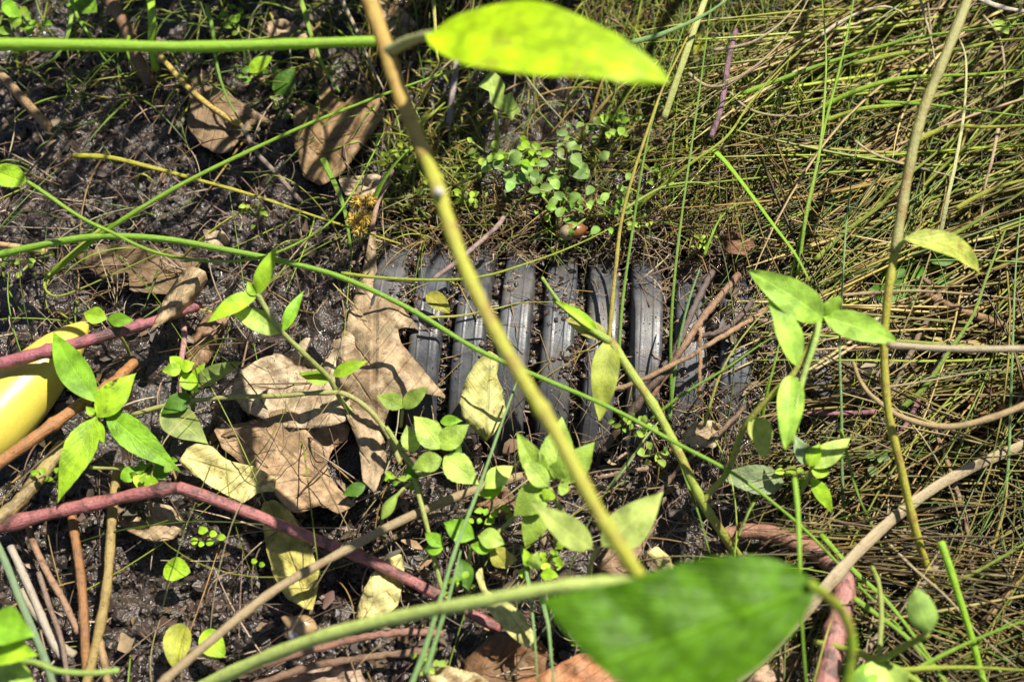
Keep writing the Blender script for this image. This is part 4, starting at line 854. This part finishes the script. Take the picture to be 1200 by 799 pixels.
leaves(w, [((966,374,7.9),(878,316,8.6),50,{'roll':10,'on':br_}),((934,428,7.6),(899,348,8.2),38,{'roll':-15,'on':br_}),((966,370,8),(1050,404,8),40,{'roll':-10,'bend':.12,'on':br_}),
  ((968,372,8),(984,346,8.4),24,{'m':'green','c':(.22,.40,.03)}),((926,440,7.2),(924,527,6.8),38,{'fold':.35,'on':br_}),((882,488,5.8),(894,536,5.2),40,{'c':(.38,.46,.12),'teeth':4,'roll':25}),
  ((716,398,4.7),(699,492,3.8),40,{'c':(.36,.43,.07),'bend':.05}),((712,396,4.7),(664,372,4.5),26,{'m':'yellow','c':(.45,.45,.14)}),((700,388,4.9),(652,352,5.4),15,{'c':G_BRIGHT}),
  ((918,566,1.8),(842,560,1.6),42,{'c':(.22,.29,.15),'m':'veiny'})], 'green', GC, wave=.04, q=.75)
# small plants
def sprig(nm, root, lb, stems, rows, mt='green', col=G_BRIGHT, **kw):
    pl = plant(nm, root, lb)
    for s in stems: stem(pl, s[0], s[1], s[2] if len(s) > 2 else (.34, .40, .10))
    leaves(pl, rows, mt, col, **kw); return pl
sprig('seedling', (412,482,0), 'leaning green seedling with narrow leaves over the pale oak leaf',
  [([(412,482,1.4),(400,470,1.9),(386,444,3),(362,420,4.2),(330,388,5.4),(312,362,6),(302,344,6.4)], 6, (.36, .42, .12))],
  [((302,346,6.4),(322,287,7.2),24),((300,346,6.4),(289,330,6.6),15),((301,345,6.3),(242,376,6.2),26,{'bend':.12}),((329,391,5.4),(265,360,5.6),32,{'c':G_PALE}),((331,388,5.4),(358,342,5.6),18,{'c':G_MID}),((386,446,3),(350,437,3.2),20),((390,440,3),(431,422,3.2),20)])
sprig('broad_leaved_weed', (114,500,0), 'weed with broad oval leaves growing beside the yellow fruit',
  [([(114,500,.3),(114,490,2),(112,478,3)], 7)],
  [((113,470,3.4),(64,388,3.2),43,{'c':G_MID}),((114,488,3.2),(158,436,3.6),42,{'m':'spotted'}),((112,488,3.2),(70,588,2.6),44,{'c':G_BRIGHT,'m':'veiny'}),((124,482,3),(212,552,2.2),42,{'m':'veiny','c':G_MID}),((112,492,3.2),(104,520,2.8),20),((116,494,3.2),(123,520,2.8),13),((110,486,3.4),(101,476,3.6),12)])
sprig('two_leaved_seedling', (153,418,0), 'seedling with two rounded leaves above the short pink stem', [([(153,418,.4),(145,400,1.6),(127,376,3.2)], 4)], [((125,374,3.3),(98,366,3.4),26,{'c':G_BRIGHT}),((126,374,3.3),(157,374,3.4),22,{'c':G_MID})], shape=.9)
sprig('bright_seedling', (215,490,0), 'bright small seedling with toothed leaves standing near the oak leaf',
  [([(215,490,.3),(216,465,1.4),(212,432,2.8)], 5)], [((212,432,2.9),(190,436,3),20),((212,430,2.9),(198,418,3.1),18),((212,432,2.9),(228,425,3),20),((213,440,2.6),(233,460,2.4),24)], 'green', G_BRIGHT)
sprig('olive_leaved_sprig', (226,470,0), 'sprig of darker folded leaves behind the bright small seedling',
  [([(226,480,.4),(226,462,1.6),(228,448,2)], 5)], [((226,452,2),(286,425,2.2),26,{'fold':.6}),((222,462,2),(190,486,1.8),28,{'c':G_DARK}),((190,478,1.6),(242,522,1.2),46,{'c':(.26,.34,.1)}),((224,448,2),(240,424,2.4),16,{'c':G_BRIGHT})], 'green', (.18, .25, .07))
tube('runner', [(155,486,1.2),(200,474,1.6),(260,466,2),(320,464,2.4),(380,460,2.5),(405,462,2.4),(430,478,2),(452,505,1.4),(470,545,.8)], 6, MAT['stem'], (.36, .37, .12), label='thin yellow green runner crossing the oak leaves', cat='stem', n=60, nodes=(.5, .8))
sprig('round_leaved_seedling', (165,572,0), 'low plant with small round leaves touching the pink stem bend',
  [([(106,548,1.6),(150,549,1.8),(170,546,1.8),(182,538,1.8)], 4), ([(165,572,.3),(168,556,1.6)], 4)], [((162,550,2),(142,562,2),24),((164,552,2),(165,573,2.2),20,{'c':G_BRIGHT}),((160,548,2),(172,548,2.2),20),((186,570,2.2),(168,562,2.2),18,{'c':G_BRIGHT}),((198,548,1.8),(180,558,1.8),24,{'c':G_DARK})], 'green', G_MID, shape=1, q=.6)
sprig('veined_sprig', (500,610,0), 'bushy sprig of veined oval leaves beside the standing yellow leaf',
  [([(500,610,.3),(486,560,1.6),(470,528,2.4),(452,500,3)], 6), ([(472,530,2.4),(495,556,2.6),(516,537,3.4)], 6), ([(470,500,2.6),(472,480,3.4)], 4)],
  [((472,478,3.6),(442,462,3.8),26),((473,478,3.6),(503,453,3.8),24),((516,525,3.6),(484,488,3.8),38,{'c':G_PALE}),((514,524,3.6),(550,497,3.8),34),((517,536,3.5),(483,550,3.4),30),((520,536,3.4),(562,566,3.0),42,{'c':G_PALE}),((484,530,3),(478,498,3.2),28,{'c':G_PALE}),((516,500,3.2),(498,494,3.2),12),((516,494,3.2),(542,493,3.2),16,{'c':G_MID}),((528,520,2.6),(541,530,2.6),20,{'c':G_DARK}),((490,545,2.4),(480,562,2.2),26,{'c':G_DARK})], 'veiny', (.25, .38, .06))
sprig('cupped_seedling', (450,625,0), 'small stalk with one cupped pale leaf and one dark leaf by the mud',
  [([(450,630,.2),(448,612,1.6),(452,600,2.2),(470,575,2.4),(490,560,2.2)], 4)], [((447,608,2.3),(468,576,2.6),22,{'c':G_PALE,'curl':140}),((428,568,1.4),(401,580,1.3),20,{'c':G_DARK})])
sprig('mint_like_sprig', (640,640,0), 'leafy sprig with large veined toothed leaves under the yellow green stem',
  [([(650,640,.3),(662,612,1.6),(654,590,3),(644,572,4.2)], 6)],
  [((638,566,4.2),(607,504,5),34,{'fold':.4}),((648,562,4.2),(656,488,5.2),50,{'c':G_PALE}),((660,566,4.1),(698,519,4.6),40),((642,570,4.3),(611,538,4.8),30,{'c':G_PALE}),((640,572,4.1),(602,604,3.8),46),((634,588,3.8),(618,642,3),38,{'teeth':6}),((654,570,4.3),(668,574,4.2),22),((650,560,4.4),(664,536,4.9),30),((646,574,4.3),(638,586,4.2),22,{'c':G_BRIGHT})], 'veiny', (.26, .40, .06), teeth=9)
sprig('rounded_leaf_sprig', (548,700,0), 'clump of rounded leaves low on the mud below the woody stem',
  [([(548,705,.3),(548,670,1.4),(552,640,2.4)], 5), ([(525,705,.3),(515,680,1.2),(500,615,2),(485,560,2.4)], 6), ([(552,640,2.4),(578,628,2.6),(602,606,2.8)], 5)],
  [((556,630,2.8),(520,612,3),34),((560,628,2.8),(592,636,2.8),30,{'c':G_PALE}),((552,640,2.6),(583,640,2.6),20),((520,640,2.4),(498,624,2.4),20),((520,642,2.4),(498,644,2.2),20),((540,655,2),(548,692,1.8),28,{'c':G_DARK}),((568,572,3),(600,545,3),30,{'c':G_PALE}),((562,580,2.6),(592,570,2.4),24,{'c':G_MID}),((575,640,2.4),(595,665,1.6),30,{'m':'yellow','c':(.33,.34,.07)}),((585,655,1.6),(606,655,1.4),20,{'m':'yellow','c':(.5,.42,.18)})], 'green', G_MID, shape=.9)
sprig('pair_leaved_seedling', (625,700,0), 'small seedling with paired leaves between the blades under pale sprig', [([(625,700,.3),(620,680,2),(622,660,3)], 4)], [((622,664,3),(614,642,3.4),16),((624,666,3),(632,646,3.6),22,{'c':G_PALE}),((634,672,2.6),(655,676,2.8),18),((620,675,2.6),(606,668,2.6),14)])
sprig('bright_lower_sprig', (918,610,0), 'low sprig of bright cupped leaves beside the dry grass',
  [([(905,625,.3),(930,590,1.6),(945,565,2.6),(952,548,3.4)], 5)], [((950,548,3.6),(996,512,4),32,{'c':G_PALE}),((948,545,3.6),(930,508,4),24,{'c':(.30,.42,.22)}),((950,548,3.6),(972,556,3.4),22),((950,560,3),(974,602,2.4),22),((948,546,3.8),(962,520,4),22)], 'green', G_BRIGHT)
sprig('toothed_leaf_plant', (582,178,0), 'single jagged bright green leaf on a stalk beneath the big bright leaf', [([(582,178,.3),(583,158,1.6),(580,130,3)], 5)], [])
traced('leaf', [(560,101),(569,90),(577,82),(586,90),(592,100),(590,112),(600,109),(604,120),(611,131),(604,133),(600,142),(592,131),(582,128),(575,122),(574,108)], ((582,130),(575,84)), 3.0, MAT['green'], (.30, .42, .10), None, None, bow=.4, rough=.15, step=5, thick=0, parent=bpy.data.objects['toothed_leaf_plant'])
sprig('round_cover_sprig', (1060,340,0), 'round leaved plant half hidden under the dry grass behind the yellow stem', [([(1060,340,.3),(1058,325,1.4)], 4)],
  [((1062,318,1.6),(1025,318,1.5),30),((1062,330,1.6),(1018,358,1.4),34),((1064,332,1.6),(1062,362,1.4),30),((1068,322,1.7),(1086,326,1.7),30),((1090,306,1.8),(1118,304,1.8),22),((1100,325,1.6),(1112,333,1.6),22),((1040,350,1.5),(1020,338,1.5),26),((1160,300,1.4),(1176,310,1.4),22)], 'green', G_DARK, shape=1, q=.6)
sprig('tiny_seedling', (1025,560,0), 'tiny seedling with three round leaves in the dark dry grass', [([(1025,560,.3),(1026,540,1.2)], 3)], [((1025,536,1.4),(1014,532,1.5),16),((1028,536,1.4),(1042,538,1.5),20),((1022,546,1.4),(1024,560,1.5),16)], 'green', (.16, .26, .08), shape=1, q=.55)
sprig('cupped_leaf_plant', (1030,790,0), 'plant with a single cupped shiny leaf rising in the grassy corner',
  [([(955,752,3),(1000,762,4),(1030,772,5),(1060,757,6),(1088,743,7)], 8, (.33, .40, .05)), ([(1030,772,5),(1033,720,4.6),(1030,685,4),(1022,664,3.4)], 6, (.30, .36, .08)), ([(1030,772,5),(1070,795,4.6),(1090,812,4)], 8, (.30, .42, .05)), ([(1030,790,.3),(1030,772,5)], 5)],
  [((1090,740,7.2),(1072,690,7.6),46,{'c':(.27,.44,.1),'curl':80,'shape':.9,'q':.6}),((1034,776,5),(1012,812,5),34,{'c':G_PALE}),((1036,778,5),(1058,822,5),44,{'c':G_PALE}),((1028,780,5),(990,812,5),30,{'c':G_MID})])
sprig('corner_weed', (5,830,0), 'soft bright green weed leaves at the muddy corner with twigs',
  [([(-5,800,5),(30,775,6),(70,786,6.4),(110,788,6.4),(140,785,6.2)], 7, (.30, .44, .09))], [((-12,728,7.5),(40,745,8),56,{'c':G_MID}),((-15,760,7),(44,770,7.6),46,{'c':G_BRIGHT}),((-10,790,6),(30,815,6.5),50,{'c':G_PALE}),((15,775,6.5),(45,822,6),30,{'c':G_PALE})], 'green', G_MID)
for nm, lb, b, t, wd, c in [('fallen_green_leaf','single small green leaf lying alone on the wet mud',(193,664,.8),(222,672,.9),30,G_BRIGHT),
    ('fallen_green_leaf','yellowish green leaf folded on the mud beneath the woody stem end',(210,730,1.0),(203,782,1.2),34,(.42,.46,.06)),
    ('fallen_green_leaf','small green leaf half under the woody stem on the mud',(238,740,.9),(264,768,.9),30,G_BRIGHT),
    ('fallen_green_leaf','rumpled green leaf caught by the long green stem end',(30,214,6),(-12,198,6.2),30,G_BRIGHT),
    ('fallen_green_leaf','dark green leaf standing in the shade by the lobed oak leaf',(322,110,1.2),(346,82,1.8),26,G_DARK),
    ('fallen_green_leaf','curled bright leaf on a stalk above the dull oak leaf',(292,85,1.4),(318,66,1.8),18,G_BRIGHT),
    ('fallen_green_leaf','broad dark green leaf half hidden above the horizontal stalk',(85,-4,1.6),(112,16,1.6),34,G_MID),
    ('fallen_green_leaf','dark pointed leaf hanging by the grass above the stalk',(4,2,2.4),(27,26,2.2),18,G_MID),
    ('fallen_green_leaf','lit yellow green leaf deep among the upright grass',(814,64,2),(826,38,2.4),20,(.34,.38,.03)),
    ('fallen_green_leaf','tiny pale leaf caught on the whitish bent straw',(1166,26,4.2),(1182,40,4.4),14,G_PALE),
    ('fallen_green_leaf','olive withered leaf lying in the pipe groove',(500,345,2.2),(528,366,2),22,(.30,.30,.05))]:
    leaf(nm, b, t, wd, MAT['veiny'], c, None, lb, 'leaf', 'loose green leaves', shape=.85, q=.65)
for i, (x, y) in enumerate([(238,630),(302,660)]):
    pl = plant('cotyledon_seedling', (x, y+8, 0), ['cluster of tiny round seedlings beside the mud smeared pink stem', 'lone tiny pair of round seed leaves on the mud'][i])
    for dx, dy, s in ([(-10,4,9),(0,-8,11),(12,-4,9),(8,6,9),(22,0,9),(-2,8,7)] if i == 0 else [(-4,-2,7),(5,2,7)]):
        stem(pl, [(x+dx*.6, y+8, .3), (x+dx, y+dy+1, 1.1)], 2, (.4, .42, .15)); leaf('leaf', (x+dx-s*.5, y+dy, 1.2), (x+dx+s*.5, y+dy-1, 1.25), s, MAT['green'], G_BRIGHT, pl, shape=1, q=.5, nu=9, nv=6)
# small-leaved ground cover above the pipe
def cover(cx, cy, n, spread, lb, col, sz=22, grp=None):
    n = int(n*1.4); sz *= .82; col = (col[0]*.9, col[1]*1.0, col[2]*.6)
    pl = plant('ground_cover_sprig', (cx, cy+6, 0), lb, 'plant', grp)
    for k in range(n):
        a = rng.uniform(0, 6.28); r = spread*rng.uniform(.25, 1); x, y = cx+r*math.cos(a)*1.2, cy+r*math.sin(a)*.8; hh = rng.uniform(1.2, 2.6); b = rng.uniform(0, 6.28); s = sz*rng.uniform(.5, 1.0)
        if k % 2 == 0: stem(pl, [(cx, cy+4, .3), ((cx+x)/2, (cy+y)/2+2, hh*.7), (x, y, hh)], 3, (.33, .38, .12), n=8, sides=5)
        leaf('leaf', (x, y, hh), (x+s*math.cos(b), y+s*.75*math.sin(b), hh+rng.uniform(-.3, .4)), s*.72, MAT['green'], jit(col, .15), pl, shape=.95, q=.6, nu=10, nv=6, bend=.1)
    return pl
cover(598, 200, 13, 30, 'grey green cluster of oval leaves just above the pipe', (.22, .33, .15), 30)
cover(575, 180, 10, 26, 'small bright leaved cluster under the jagged leaf', (.24, .34, .06), 18)
cover(655, 222, 9, 26, 'loose oval leaved sprig near the glossy nut', (.23, .34, .13), 24)
cover(690, 250, 12, 32, 'low trailing green sprig beside the glossy nut', (.19, .31, .09), 20)
cover(690, 195, 11, 34, 'dusty pale leaved sprig under the tip of the bright leaf', (.24, .33, .17), 24)
cover(735, 232, 9, 28, 'small leaved sprig at the foot of the orange and green stalk', (.20, .32, .10), 19)
cover(530, 215, 12, 34, 'mossy yellow green sprig between the seed balls and ground cover', (.26, .33, .06), 15)
cover(742, 262, 8, 18, 'pale yellowish flower sprig by the orange stalk foot', (.36, .45, .10), 12)
cover(826, 282, 11, 14, 'tiny green flower cluster above the buried pipe', (.34, .46, .08), 10)
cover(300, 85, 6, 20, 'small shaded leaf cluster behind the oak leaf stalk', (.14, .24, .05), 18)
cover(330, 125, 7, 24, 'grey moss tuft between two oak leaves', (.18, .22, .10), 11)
cover(40, 300, 10, 30, 'weak green sprig at the foot of the grass loop', (.22, .30, .07), 14)
cover(500, 775, 9, 18, 'pale green spiky flower tuft at the base of the bluish stalks', (.34, .44, .12), 15)
cover(760, 500, 9, 16, 'curly pale green tuft on the weed stem', (.32, .43, .12), 15)
cover(762, 530, 5, 22, 'small shoot with curled leaf beside the weed stem', (.26, .36, .1), 18)
for cx, cy, n, sp_, lb, cl, sz in [
 (470, 185, 12, 26, 'tuft of fine yellow green leaves beside the orange weed stem', (.30, .38, .05), 15),
 (615, 180, 10, 24, 'fresh green sprig at the foot of the jagged leaf stalk', (.25, .40, .05), 19),
 (650, 245, 9, 20, 'young bright sprig hugging the top of the pipe ribs', (.24, .38, .05), 15),
 (545, 235, 9, 22, 'thin leaved shoot creeping onto the pipe', (.27, .38, .06), 14),
 (770, 205, 8, 22, 'slight green sprig between the grass stalks', (.24, .34, .06), 15),
 (720, 150, 9, 26, 'broad dim sprig below the bright leaf tip', (.20, .30, .06), 20),
 (470, 560, 8, 18, 'little green sprig at the foot of the veined sprig', (.26, .40, .05), 17),
 (575, 600, 9, 22, 'small pointed sprig beneath the woody stick', (.27, .42, .05), 18),
 (640, 655, 8, 20, 'bright shoot among the blades over the pale green stem', (.29, .43, .06), 17),
 (535, 690, 8, 18, 'tiny green sprig behind the bluish stalks', (.28, .42, .05), 15),
 (735, 500, 7, 16, 'tiny sprig by the dark wet stalk', (.26, .38, .06), 14),
 (300, 250, 7, 20, 'star shaped thin sprig on the dark mud', (.22, .30, .06), 13),
 (60, 560, 7, 16, 'small sprout against the thick straw green stalk', (.28, .42, .05), 16),
 (180, 545, 8, 22, 'leafy tuft under the broad leaved weed', (.22, .36, .04), 22),
 (930, 560, 7, 18, 'small leafy shoot at the foot of the bright stalk', (.26, .38, .06), 18),
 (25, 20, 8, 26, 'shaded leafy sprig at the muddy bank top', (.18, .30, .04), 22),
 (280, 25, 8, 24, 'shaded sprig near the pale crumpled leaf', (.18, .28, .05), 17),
]: cover(cx, cy, n, sp_, lb, cl, sz)
cover(680, 165, 8, 30, 'dim grassy sprig beneath the bright leaf', (.17, .24, .10), 18)
